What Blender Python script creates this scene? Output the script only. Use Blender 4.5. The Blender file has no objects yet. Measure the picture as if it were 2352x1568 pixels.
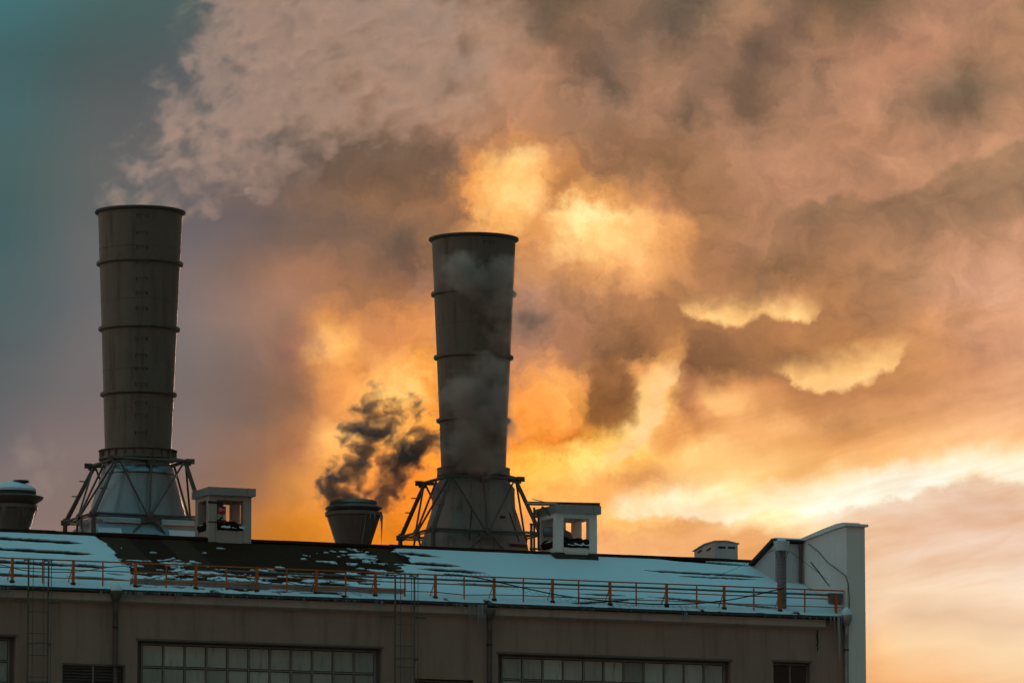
import bpy, math, random
import numpy as np
from mathutils import Vector, Matrix
random.seed(7); rng = np.random.default_rng(11)
sc = bpy.context.scene
COL = sc.collection
R = math.radians

# ------------------------------------------------------------------ camera
LENS, PITCH, CAMZ = 190.0, R(7.95), 1.7
cd = bpy.data.cameras.new("camera"); cam = bpy.data.objects.new("camera", cd); COL.objects.link(cam)
cd.lens = LENS; cd.sensor_width = 36.0; cd.clip_start = 0.5; cd.clip_end = 20000
cam.location = (0, 0, CAMZ); cam.rotation_euler = (math.pi/2 + PITCH, 0, 0)
sc.camera = cam
sc.view_settings.view_transform = 'Standard'; sc.view_settings.look = 'None'
sc.view_settings.exposure = 0.0; sc.view_settings.gamma = 1.0
try: sc.view_settings.use_curve_mapping = False
except Exception: pass
sc.cycles.use_denoising = True
sc.cycles.use_adaptive_sampling = True; sc.cycles.adaptive_threshold = 0.04; sc.cycles.adaptive_min_samples = 12
sc.cycles.max_bounces = 8; sc.cycles.diffuse_bounces = 3; sc.cycles.volume_bounces = 1
sc.cycles.volume_step_rate = 1.5; sc.cycles.volume_max_steps = 512

# ------------------------------------------------------------------ node helper
class NT:
    def __init__(s, tree): s.t = tree; s.n = tree.nodes; s.l = tree.links
    def set(s, sock, v):
        if hasattr(v, 'is_output') or isinstance(v, bpy.types.NodeSocket): s.l.new(v, sock)
        else: sock.default_value = v
    def node(s, typ, **kw):
        n = s.n.new(typ)
        for k, v in kw.items(): setattr(n, k, v)
        return n
    def m(s, op, a, b=0.0, c=0.0, clamp=False):
        n = s.node('ShaderNodeMath', operation=op, use_clamp=clamp)
        for i, v in enumerate((a, b, c)):
            if i < len(n.inputs): s.set(n.inputs[i], v)
        return n.outputs[0]
    def v(s, op, a, b=(0, 0, 0), scale=None):
        n = s.node('ShaderNodeVectorMath', operation=op)
        s.set(n.inputs[0], a)
        if op not in ('LENGTH', 'NORMALIZE', 'SCALE'): s.set(n.inputs[1], b)
        if scale is not None: s.set(n.inputs['Scale'], scale)
        return n.outputs['Value'] if op in ('LENGTH', 'DOT_PRODUCT', 'DISTANCE') else n.outputs[0]
    def comb(s, x, y, z=0.0):
        n = s.node('ShaderNodeCombineXYZ')
        for i, q in enumerate((x, y, z)): s.set(n.inputs[i], q)
        return n.outputs[0]
    def sep(s, a):
        n = s.node('ShaderNodeSeparateXYZ'); s.set(n.inputs[0], a); return n.outputs
    def step(s, a, lo, hi, smooth=True, t0=0.0, t1=1.0):
        n = s.node('ShaderNodeMapRange', interpolation_type='SMOOTHSTEP' if smooth else 'LINEAR', clamp=True)
        s.set(n.inputs['Value'], a); s.set(n.inputs['From Min'], lo); s.set(n.inputs['From Max'], hi)
        s.set(n.inputs['To Min'], t0); s.set(n.inputs['To Max'], t1)
        return n.outputs[0]
    def noise(s, vec, scale, detail=4.0, rough=0.55, dist=0.0, lac=2.0, dim='3D'):
        n = s.node('ShaderNodeTexNoise', noise_dimensions=dim)
        s.set(n.inputs['Vector'], vec); s.set(n.inputs['Scale'], scale); s.set(n.inputs['Detail'], detail)
        s.set(n.inputs['Roughness'], rough); s.set(n.inputs['Lacunarity'], lac); s.set(n.inputs['Distortion'], dist)
        return n.outputs[0], n.outputs[1]
    def mix(s, f, a, b, blend='MIX'):
        n = s.node('ShaderNodeMix', data_type='RGBA', blend_type=blend); n.clamp_factor = True
        s.set(n.inputs[0], f); s.set(n.inputs[6], a); s.set(n.inputs[7], b)
        return n.outputs[2]
    def ramp(s, f, stops, interp='LINEAR'):
        n = s.node('ShaderNodeValToRGB'); r = n.color_ramp; r.interpolation = interp
        while len(r.elements) > 1: r.elements.remove(r.elements[-1])
        for i, (p, c) in enumerate(stops):
            e = r.elements[0] if i == 0 else r.elements.new(p)
            e.position = p; e.color = (*c, 1) if len(c) == 3 else c
        s.set(n.inputs[0], f)
        return n.outputs[0]

def lin(c): return tuple((x/255/12.92 if x/255 <= .04045 else ((x/255+.055)/1.055)**2.4) for x in c)
def lin4(c): return (*lin(c), 1.0)

# ------------------------------------------------------------------ sky (world), laid out by compass direction and elevation
SUN_AZ, SUN_EL = R(0.6), R(6.2)
W = bpy.data.worlds.new("World"); sc.world = W; W.use_nodes = True
wt = NT(W.node_tree); W.node_tree.nodes.clear()
W.cycles.sampling_method = 'MANUAL'; W.cycles.sample_map_resolution = 1024
tc = wt.node('ShaderNodeTexCoord').outputs['Generated']
dn = wt.v('NORMALIZE', tc)
dx, dy, dz = wt.sep(dn)
az = wt.m('ARCTAN2', dx, dy)
el = wt.m('ARCSINE', dz)
KS = 12413.0/2352.0
# U runs with azimuth (0..1 over the sunset sector), V runs down from the top of it
U0 = wt.m('MULTIPLY_ADD', az, KS*0.992, 0.5)
V0 = wt.m('MULTIPLY_ADD', el, -KS, KS*PITCH + 784/2352.0)
P0 = wt.comb(U0, V0, 0.0)
n1f, n1c = wt.noise(P0, 7.0, 2.0, .5, dim='2D')
n2f, n2c = wt.noise(P0, 26.0, 6.0, .62, dim='2D')
w1 = wt.v('SCALE', wt.v('SUBTRACT', n1c, (.5, .5, .5)), scale=0.030)
turb = wt.step(U0, .15, .45)                       # the far left is calm, the rest billows
turb2 = wt.m('MULTIPLY', turb, wt.step(V0, .80, .70))
calm = wt.m('MULTIPLY', turb2, wt.step(wt.m('ADD', V0, wt.m('MULTIPLY', U0, .30)), .88, .74, t0=.35))
w2 = wt.v('SCALE', wt.v('SUBTRACT', n2c, (.5, .5, .5)), scale=wt.m('MULTIPLY', wt.m('MULTIPLY', calm, wt.step(U0, .95, .45, t0=.45)), 0.056))
Pw = wt.v('ADD', P0, wt.v('ADD', w1, w2))
Us, Vs, _ = wt.sep(Pw)
ROWS = [
 (0, [(0,(66,112,116)),(100,(72,106,109)),(250,(76,100,100)),(420,(80,98,97)),(550,(104,100,97)),(700,(122,108,100)),(850,(116,102,92)),(950,(140,118,104)),(1030,(112,98,88)),(1150,(140,115,98)),(1260,(100,88,76)),(1400,(125,105,90)),(1600,(110,98,86)),(1720,(150,122,102)),(1850,(128,106,90)),(1960,(94,84,70)),(2060,(135,110,92)),(2200,(165,130,110)),(2352,(165,132,108))]),
 (65, [(0,(68,106,109)),(150,(72,98,98)),(420,(82,95,93)),(550,(104,99,96)),(800,(120,105,97)),(1000,(120,103,92)),(1150,(155,125,105)),(1250,(114,97,83)),(1350,(140,113,95)),(1450,(114,97,86)),(1580,(118,102,90)),(1720,(148,118,98)),(1830,(122,100,88)),(1880,(145,115,92)),(1960,(120,98,84)),(2100,(165,128,108)),(2250,(170,132,110)),(2352,(165,130,106))]),
 (131, [(0,(67,99,101)),(200,(76,92,92)),(450,(92,95,96)),(700,(118,106,100)),(850,(125,109,99)),(1000,(138,115,101)),(1050,(118,103,94)),(1150,(155,122,102)),(1300,(140,112,94)),(1380,(113,96,86)),(1480,(140,114,96)),(1600,(145,117,99)),(1700,(138,112,95)),(1770,(110,92,81)),(1900,(160,125,105)),(2100,(178,134,112)),(2220,(160,126,104)),(2352,(165,130,106))]),
 (196, [(0,(70,99,101)),(200,(82,92,92)),(450,(94,95,96)),(750,(122,106,97)),(900,(142,117,101)),(1040,(128,108,96)),(1150,(158,124,104)),(1280,(165,128,106)),(1380,(110,94,84)),(1480,(155,122,102)),(1600,(150,120,102)),(1750,(112,93,80)),(1860,(165,130,108)),(2050,(175,134,112)),(2180,(132,112,96)),(2260,(120,104,88)),(2352,(150,122,102))]),
 (262, [(0,(72,102,104)),(200,(88,95,95)),(450,(98,97,97)),(750,(118,102,92)),(900,(140,113,97)),(1000,(165,130,108)),(1200,(170,130,106)),(1380,(145,118,100)),(1500,(165,128,106)),(1580,(126,104,88)),(1650,(165,128,108)),(1730,(108,90,77)),(1800,(155,122,102)),(1950,(175,134,112)),(2100,(160,128,106)),(2230,(118,101,87)),(2352,(172,136,112))]),
 (327, [(0,(74,100,100)),(150,(88,98,98)),(350,(100,98,97)),(700,(108,98,92)),(760,(105,92,84)),(900,(108,92,82)),(1000,(112,92,80)),(1060,(150,115,92)),(1150,(185,135,100)),(1200,(200,145,100)),(1300,(165,125,98)),(1450,(150,115,90)),(1600,(145,112,88)),(1700,(172,134,110)),(1850,(165,128,104)),(2050,(178,136,110)),(2200,(168,132,110)),(2300,(174,140,116)),(2352,(168,136,114))]),
 (393, [(0,(74,98,98)),(150,(92,100,98)),(350,(104,100,99)),(600,(105,95,92)),(760,(112,94,84)),(950,(122,98,82)),(1030,(135,105,82)),(1085,(225,160,95)),(1140,(252,200,125)),(1200,(255,220,150)),(1250,(235,175,110)),(1330,(160,118,85)),(1450,(155,118,90)),(1600,(150,115,88)),(1750,(172,132,108)),(1900,(180,138,114)),(2100,(176,137,112)),(2200,(158,128,106)),(2352,(152,126,106))]),
 (458, [(0,(72,96,96)),(150,(92,100,98)),(450,(108,100,99)),(650,(120,101,93)),(800,(130,104,86)),(950,(140,108,84)),(1055,(160,118,84)),(1100,(240,180,108)),(1160,(255,222,152)),(1230,(250,200,130)),(1285,(190,135,88)),(1350,(230,170,105)),(1430,(220,160,100)),(1500,(190,138,98)),(1650,(160,120,92)),(1770,(168,128,104)),(1850,(170,130,106)),(2000,(176,134,109)),(2060,(166,130,106)),(2150,(156,124,101)),(2352,(156,126,104))]),
 (500, [(0,(72,96,97)),(150,(94,100,99)),(430,(104,98,100)),(650,(112,98,94)),(850,(122,100,86)),(1000,(130,102,82)),(1085,(160,118,85)),(1135,(248,188,114)),(1190,(248,195,122)),(1245,(215,155,95)),(1300,(255,212,140)),(1370,(255,226,160)),(1450,(252,205,135)),(1550,(225,165,108)),(1600,(170,128,92)),(1780,(162,124,100)),(1820,(150,118,95)),(1950,(155,121,97)),(2100,(158,124,101)),(2352,(166,131,108))]),
 (560, [(0,(72,96,98)),(150,(98,102,102)),(430,(112,104,106)),(650,(120,100,92)),(850,(125,102,88)),(980,(118,96,80)),(1150,(205,150,98)),(1210,(215,155,98)),(1270,(230,170,108)),(1350,(255,216,144)),(1450,(253,208,138)),(1540,(235,175,115)),(1600,(180,132,92)),(1700,(165,125,98)),(1780,(160,122,95)),(1900,(166,124,96)),(2100,(178,136,108)),(2250,(192,148,120)),(2352,(196,152,126))]),
 (625, [(0,(78,98,100)),(150,(100,102,102)),(430,(122,110,108)),(550,(132,108,98)),(700,(162,120,97)),(850,(142,108,88)),(980,(150,112,90)),(1200,(185,138,100)),(1300,(210,155,108)),(1420,(235,175,115)),(1500,(230,170,112)),(1600,(180,132,95)),(1750,(148,112,83)),(1900,(165,124,92)),(2100,(182,140,110)),(2250,(200,155,130)),(2352,(205,160,134))]),
 (690, [(0,(80,98,100)),(150,(100,102,104)),(430,(125,112,110)),(580,(150,118,104)),(680,(165,124,102)),(800,(160,118,88)),(980,(170,122,88)),(1190,(170,130,108)),(1300,(180,135,105)),(1450,(166,122,88)),(1560,(160,118,84)),(1700,(172,128,92)),(1870,(170,126,90)),(1950,(170,126,92)),(2100,(175,135,108)),(2200,(200,155,130)),(2352,(210,165,138))]),
 (740, [(0,(84,98,100)),(150,(104,104,105)),(430,(128,115,112)),(580,(150,120,105)),(660,(158,120,98)),(740,(215,150,95)),(850,(190,132,88)),(980,(205,142,90)),(1180,(150,120,104)),(1230,(128,105,94)),(1290,(165,125,102)),(1400,(152,112,83)),(1550,(160,116,82)),(1700,(165,120,84)),(1900,(160,118,84)),(2000,(160,120,90)),(2100,(200,148,108)),(2200,(205,155,122)),(2352,(215,165,135))]),
 (800, [(0,(85,95,98)),(150,(110,106,106)),(430,(125,113,110)),(600,(140,112,100)),(680,(165,120,95)),(740,(255,195,120)),(800,(250,185,110)),(850,(210,145,92)),(980,(215,148,90)),(1190,(165,125,105)),(1300,(165,122,96)),(1380,(146,108,80)),(1440,(135,100,72)),(1520,(160,114,78)),(1560,(200,145,92)),(1600,(150,110,78)),(1720,(158,114,80)),(1850,(180,130,88)),(2000,(190,138,92)),(2080,(200,148,102)),(2200,(190,142,112)),(2352,(205,158,130))]),
 (850, [(0,(92,98,100)),(150,(112,106,106)),(430,(122,110,106)),(600,(132,106,94)),(700,(165,118,88)),(760,(235,165,95)),(820,(225,155,90)),(880,(250,185,110)),(990,(240,170,90)),(1180,(190,140,110)),(1300,(225,160,100)),(1350,(160,116,82)),(1420,(148,106,76)),(1455,(235,172,105)),(1490,(215,155,96)),(1530,(250,192,118)),(1590,(150,108,76)),(1650,(140,102,72)),(1780,(165,120,84)),(1900,(170,122,84)),(2060,(190,140,96)),(2200,(205,150,112)),(2352,(215,165,132))]),
 (900, [(0,(95,98,100)),(150,(112,106,106)),(430,(122,108,104)),(600,(130,104,90)),(700,(160,115,85)),(780,(225,155,92)),(850,(255,195,112)),(920,(255,218,140)),(1000,(245,175,88)),(1180,(235,165,95)),(1300,(242,178,106)),(1345,(228,162,98)),(1380,(140,100,66)),(1450,(160,115,75)),(1490,(255,208,132)),(1540,(250,195,122)),(1580,(185,134,92)),(1640,(190,136,94)),(1680,(215,155,102)),(1850,(175,125,85)),(2000,(180,130,90)),(2150,(200,148,108)),(2352,(215,165,130))]),
 (950, [(0,(100,100,102)),(150,(118,108,106)),(430,(124,110,106)),(600,(135,106,90)),(720,(185,130,88)),(800,(225,160,95)),(870,(245,175,95)),(950,(255,195,105)),(1000,(250,180,88)),(1180,(245,175,95)),(1280,(240,170,95)),(1335,(215,150,85)),(1375,(145,100,55)),(1430,(190,135,75)),(1480,(255,218,138)),(1525,(250,200,120)),(1565,(180,128,85)),(1620,(215,155,104)),(1690,(240,180,122)),(1760,(210,155,102)),(1880,(185,136,92)),(2050,(215,160,112)),(2200,(225,172,128)),(2352,(230,178,138))]),
 (1000, [(0,(105,102,104)),(130,(125,110,108)),(430,(130,112,106)),(600,(150,112,90)),(700,(185,130,90)),(770,(250,190,115)),(850,(255,205,125)),(1000,(250,178,82)),(1180,(240,170,85)),(1270,(215,145,66)),(1330,(195,132,60)),(1400,(255,205,108)),(1470,(255,225,145)),(1520,(235,172,105)),(1620,(235,175,112)),(1800,(235,178,118)),(2000,(230,175,120)),(2200,(240,190,135)),(2352,(245,195,145))]),
 (1050, [(0,(115,106,106)),(150,(130,114,110)),(430,(135,114,106)),(600,(155,112,86)),(700,(185,128,85)),(780,(245,178,98)),(900,(245,172,88)),(1000,(245,168,75)),(1180,(255,200,105)),(1280,(255,222,132)),(1400,(255,225,140)),(1480,(250,195,110)),(1600,(255,215,145)),(1800,(240,190,125)),(1950,(245,195,130)),(2050,(245,190,125)),(2200,(255,225,172)),(2352,(255,242,205))]),
 (1100, [(0,(125,112,110)),(150,(130,112,108)),(430,(135,110,100)),(600,(160,115,82)),(720,(215,148,80)),(850,(235,160,82)),(1000,(240,160,68)),(1190,(255,200,110)),(1300,(255,215,140)),(1400,(235,180,115)),(1500,(225,172,115)),(1650,(255,218,155)),(1800,(250,205,140)),(1950,(255,235,185)),(2080,(255,248,218)),(2200,(255,246,214)),(2260,(252,225,185)),(2352,(255,238,200))]),
 (1140, [(0,(130,114,110)),(430,(140,112,98)),(600,(165,115,78)),(720,(215,145,72)),(880,(230,150,68)),(1000,(235,155,62)),(1200,(245,190,115)),(1400,(240,188,120)),(1500,(255,218,150)),(1600,(255,242,195)),(1700,(255,238,180)),(1850,(255,250,220)),(2050,(255,246,210)),(2130,(248,215,170)),(2220,(236,200,170)),(2352,(238,202,172))]),
 (1190, [(0,(132,116,112)),(430,(150,112,88)),(600,(185,122,65)),(700,(215,138,52)),(880,(230,145,50)),(1000,(232,150,58)),(1200,(225,168,112)),(1380,(252,200,125)),(1480,(240,186,120)),(1600,(222,170,118)),(1720,(255,230,175)),(1850,(255,238,192)),(1960,(250,216,168)),(2050,(240,200,160)),(2150,(234,192,156)),(2352,(235,195,162))]),
 (1240, [(0,(135,118,114)),(580,(185,118,50)),(800,(215,135,45)),(1000,(225,140,48)),(1240,(225,172,125)),(1400,(236,180,125)),(1550,(228,172,118)),(1700,(225,170,118)),(1800,(236,186,135)),(1950,(240,198,156)),(2100,(238,196,160)),(2352,(238,200,168))]),
 (1300, [(0,(140,118,110)),(580,(190,122,52)),(1240,(228,175,128)),(1700,(238,180,122)),(2000,(238,195,155)),(2352,(240,205,172))]),
 (1368, [(0,(140,118,105)),(1240,(228,175,128)),(1700,(235,180,128)),(2000,(244,206,164)),(2150,(251,218,178)),(2352,(251,218,180))]),
 (1430, [(0,(140,118,105)),(2000,(240,200,158)),(2100,(235,196,155)),(2352,(240,203,165))]),
 (1490, [(0,(140,116,100)),(2000,(244,192,132)),(2080,(252,212,160)),(2352,(250,214,165))]),
 (1568, [(0,(140,112,92)),(2000,(240,175,112)),(2352,(245,196,142))]),
 (1800, [(0,(110,90,80)),(2352,(190,140,100))]),
]
col = None
for i, (y, stops) in enumerate(ROWS):
    r = wt.ramp(Us, [(x/2352, lin(c)) for x, c in stops], 'CARDINAL')
    if col is None: col = r
    else: col = wt.mix(wt.step(Vs, ROWS[i-1][0]/2352, y/2352, smooth=False), col, r)
# crisp lower borders of lit clouds: bright just above the border, fading upward
def curve(pts):
    return wt.m('MULTIPLY', wt.ramp(Ub, [(x/2352, (y/1568,)*3) for x, y in pts], 'B_SPLINE' if False else 'EASE'), 1568/2352)
nb_f, nb_c = wt.noise(P0, 48.0, 4.0, .55, dim='2D')
wb = wt.v('SCALE', wt.v('SUBTRACT', nb_c, (.5, .5, .5)), scale=0.019)
Ub, Vb, _ = wt.sep(wt.v('ADD', wt.v('ADD', P0, wb), wt.v('SCALE', w1, scale=.3)))
def lit_edge(col, pts, h, c, amt, sharp=16, top=None):
    d = wt.m('SUBTRACT', curve(pts), Vb)                    # >0 above the border
    body = wt.m('MULTIPLY', wt.step(d, -sharp/2352*.3, sharp/2352), (wt.step(d, h/2352, h*.30/2352) if top is None else wt.step(wt.m('SUBTRACT', Vb, wt.m('MULTIPLY_ADD', Ub, (top[3]-top[1])/(top[2]-top[0]), (top[1]-(top[3]-top[1])/(top[2]-top[0])*top[0])/2352)), -30/2352, 52/2352)))
    x0, x1 = pts[0][0]/2352, pts[-1][0]/2352
    win = wt.m('MULTIPLY', wt.m('MULTIPLY', wt.step(Ub, x0-.004, x0+.022), wt.step(Ub, x1+.004, x1-.026)), wt.step(n1f, .18, .60, t0=.75))
    f = wt.m('MULTIPLY', wt.m('MULTIPLY', body, win), wt.m('MULTIPLY_ADD', nb_f, .44, amt-.22))
    return wt.mix(f, col, lin4(c))
col = lit_edge(col, [(1556,705),(1580,734),(1640,750),(1700,757),(1742,732),(1790,738),(1830,752),(1862,757),(1892,722)], 92, (255,208,138), .98, top=(1565,694,1885,688))
col = lit_edge(col, [(1760,850),(1795,872),(1835,896),(1885,910),(1925,907),(1975,888),(2045,858),(2100,790)], 118, (255,210,142), .98, top=(1770,848,2095,786))
col = lit_edge(col, [(1600,930),(1650,962),(1700,958),(1740,925)], 80, (252,198,128), .75)
col = lit_edge(col, [(1350,930),(1375,925),(1400,900),(1420,865)], 40, (235,165,95), .6)
def lit_side(col, pts, h, c, amt, sharp=12):
    xe = wt.ramp(wt.m('MULTIPLY', Vb, 1.5), [(y/1568, (x/2352,)*3) for y, x in pts], 'EASE')
    d = wt.m('SUBTRACT', xe, Ub)
    win = wt.m('MULTIPLY', wt.step(Vb, (pts[0][0]-8)/2352, (pts[0][0]+40)/2352), wt.step(Vb, (pts[-1][0]+8)/2352, (pts[-1][0]-40)/2352))
    f = wt.m('MULTIPLY', wt.m('MULTIPLY', wt.step(d, -sharp/2352*.3, sharp/2352), wt.step(d, h/2352, h*.25/2352)), win)
    return wt.mix(wt.m('MULTIPLY', f, wt.m('MULTIPLY_ADD', nb_f, .5, amt-.25)), col, lin4(c))
col = lit_side(col, [(835,1568),(870,1556),(905,1540),(950,1530),(990,1508),(1030,1470),(1075,1400)], 95, (255,208,150), .95)
col = lit_side(col, [(850,1300),(880,1340),(930,1352),(965,1342),(1000,1320)], 90, (246,180,98), .45)
# the shaded pocket between them
pk = wt.v('LENGTH', wt.v('MULTIPLY', wt.v('SUBTRACT', wt.v('ADD', P0, wt.v('SCALE', wb, scale=1.6)), (1402/2352, 915/2352, 0)), (1/.030, 1/.042, 0)))
col = wt.mix(wt.m('MULTIPLY', wt.step(pk, 1.15, .55), wt.m('MULTIPLY', wt.step(Ub, 1340/2352, 1358/2352), .85)), col, lin4((142,100,66)))
BAND = [(1380,1198),(1500,1188),(1680,1206),(1760,1180),(1900,1168),(2050,1146),(2150,1118),(2210,1094),(2250,1084),(2300,1098),(2400,1112)]
col = lit_edge(col, BAND, 92, (255,246,220), .74, 14)
# the pink cloud deck ends in a ragged border over the darker bank on the right
d = wt.m('SUBTRACT', Vb, curve([(1640,700),(1730,640),(1790,500),(1850,462),(1890,472),(1935,448),(2010,466),(2100,440),(2230,365),(2352,330)]))
f = wt.m('MULTIPLY', wt.step(d, -.001, .006), wt.m('MULTIPLY', wt.step(d, .10, .0), wt.step(Ub, .70, .79)))
col = wt.mix(wt.m('MULTIPLY', f, .55), col, lin4((140,112,90)))
d2 = wt.m('MULTIPLY', wt.m('MULTIPLY', wt.step(d, .001, -.004), wt.step(d, -.07, 0)), wt.step(Ub, .72, .80))
col = wt.mix(wt.m('MULTIPLY', d2, .45), col, lin4((190,144,117)))
# the white band over the horizon haze has a ragged lower border too
d = wt.m('SUBTRACT', Vb, curve([(1340,1215),(1500,1185),(1680,1205),(1760,1178),(1900,1168),(2050,1146),(2150,1118),(2210,1094),(2250,1084),(2300,1100),(2352,1108)]))
f = wt.m('MULTIPLY', wt.step(d, -.001, .008), wt.m('MULTIPLY', wt.step(d, .05, .0), wt.step(Ub, .72, .86)))
col = wt.mix(wt.m('MULTIPLY', f, .75), col, lin4((232,190,158)))
# fine billows
bf, _ = wt.noise(wt.v('ADD', wt.v('MULTIPLY', P0, (1.0, 1.25, 1)), wt.v('SCALE', w2, scale=1.3)), 17.0, 8.0, .62, .35, dim='2D')
ca, sa = math.cos(.24), math.sin(.24)
su = wt.m('ADD', wt.m('MULTIPLY', U0, ca*5.0), wt.m('MULTIPLY', V0, -sa*5.0)); sv = wt.m('ADD', wt.m('MULTIPLY', U0, sa*26.0), wt.m('MULTIPLY', V0, ca*26.0))
sf, _ = wt.noise(wt.v('ADD', wt.comb(su, sv, 0.0), wt.v('SCALE', w1, scale=20.0)), 1.0, 4.0, .55, .2, dim='2D')
strk = wt.m('MULTIPLY', wt.step(U0, .56, .74), wt.step(V0, .30, .42))
bmix = wt.m('ADD', bf, wt.m('MULTIPLY', strk, wt.m('SUBTRACT', sf, bf)))
gain = wt.m('MULTIPLY_ADD', wt.m('MULTIPLY', wt.m('SUBTRACT', bmix, .5), wt.m('MULTIPLY', turb2, wt.step(V0, .62, .54, t0=.3))), 1.0, 1.0)
warm = wt.m('MULTIPLY', wt.step(U0, .16, .36), wt.m('SUBTRACT', 1.0, wt.m('MULTIPLY', wt.step(U0, .74, .86), wt.step(V0, .435, .475))))
col = wt.v('MULTIPLY', col, wt.mix(warm, (1, 1, 1, 1), (1.10, .975, .84, 1)))
lowr = wt.m('MULTIPLY', wt.step(U0, .78, .88), wt.step(V0, .435, .475))
col = wt.v('MULTIPLY', col, wt.mix(lowr, (1, 1, 1, 1), (1.01, 1.03, 1.12, 1)))
du_ = wt.v('LENGTH', wt.v('MULTIPLY', wt.v('SUBTRACT', P0, (.47, .46, 0)), (1.0, 1.35, 0)))
hot = wt.step(du_, .195, .03)
col = wt.v('MULTIPLY', col, wt.mix(hot, (1, 1, 1, 1), (1.14, .90, .56, 1)))
_, cg_, _ = wt.sep(col)
tb = wt.step(cg_, .18, .60)
ee = wt.comb(wt.m('MULTIPLY_ADD', tb, -.75, 1.15), wt.m('MULTIPLY_ADD', tb, -.05, 1.0), wt.m('MULTIPLY_ADD', tb, .75, .85))
col = wt.v('MULTIPLY', col, wt.v('POWER', wt.comb(gain, gain, gain), ee))
# the rest of the dome: Nishita through dull overcast, low left side brightened as added fill
sky = wt.node('ShaderNodeTexSky', sky_type='NISHITA'); sky.sun_disc = False
sky.sun_elevation = SUN_EL; sky.sun_rotation = SUN_AZ; sky.dust_density = 2.0; sky.ozone_density = 2.0
nish = wt.v('SCALE', sky.outputs[0], scale=0.05)
zen = wt.step(el, R(16), R(66))
side = wt.m('MULTIPLY_ADD', dx, -.5, .5)                      # 1 towards the left, 0 towards the right
low = wt.mix(wt.step(side, .35, 1.0), (.130, .088, .062, 1), (.38, .31, .265, 1))
over = wt.mix(zen, low, (.085, .44, .54, 1))
dome = wt.mix(.12, over, nish)
inU = wt.m('MULTIPLY', wt.step(U0, -.75, -.05), wt.step(U0, 1.75, 1.05))
inV = wt.m('MULTIPLY', wt.step(V0, -.75, -.05), wt.step(V0, 1.3, .9))
allc = wt.mix(wt.m('MULTIPLY', inU, inV), dome, col)
bg = wt.node('ShaderNodeBackground'); wt.set(bg.inputs[0], allc); bg.inputs[1].default_value = 1.0
wt.l.new(bg.outputs[0], wt.node('ShaderNodeOutputWorld').inputs[0])

# ------------------------------------------------------------------ sun, low behind the works
sl = bpy.data.lights.new("sun", 'SUN'); so = bpy.data.objects.new("sun", sl); COL.objects.link(so)
sl.energy = 2.1; sl.angle = R(6); sl.color = (1.0, .60, .42)
sd = Vector((math.sin(SUN_AZ)*math.cos(SUN_EL), math.cos(SUN_AZ)*math.cos(SUN_EL), math.sin(SUN_EL)))
so.rotation_euler = sd.to_track_quat('Z', 'Y').to_euler()

# ------------------------------------------------------------------ frame of the works: u along the facade, n into the building, z up
TH = R(22.5); DIST = 190.0
O = Vector((0, DIST, 0)); UX = Vector((math.cos(TH), math.sin(TH), 0)); NX = Vector((-math.sin(TH), math.cos(TH), 0))
C0 = Vector((0, 0, CAMZ)); FPX = 2352*LENS/36
def ray(x, y):
    a, b = (x-1176)/FPX, (784-y)/FPX
    return Vector((a, math.cos(PITCH)-b*math.sin(PITCH), math.sin(PITCH)+b*math.cos(PITCH)))
def at(x, y, n):
    d = ray(x, y); t = ((O + n*NX - C0).dot(NX))/d.dot(NX); p = C0 + t*d
    return ((p-O).dot(UX), p.z)
def proj(u, n, z):
    p = O + u*UX + n*NX - C0
    f = Vector((0, math.cos(PITCH), math.sin(PITCH))); up = Vector((0, -math.sin(PITCH), math.cos(PITCH)))
    dd = p.dot(f); return 1176 + FPX*p.x/dd, 784 - FPX*p.dot(up)/dd
def ppm(x, n):                                    # picture units per metre across the view, at depth n
    u, z = at(x, 1200, n); p = O + u*UX + n*NX - C0
    return FPX/p.length
ZE = at(1176, 1384, 0)[1]                          # eave height
NR = 6.0; ZR = at(1176, 1268, NR)[1]               # ridge
SL = (ZR-ZE)/NR
def roofz(n): return ZE + SL*n if n <= NR else ZR - SL*(n-NR)
def at_roof(x, y):
    d = ray(x, y)
    k = Vector((-NX.x*SL, -NX.y*SL, 1.0)); p0 = O + Vector((0, 0, ZE))
    t = (p0 - C0).dot(k)/d.dot(k); p = C0 + t*d
    return (p-O).dot(UX), (p-O).dot(NX), p.z

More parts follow.
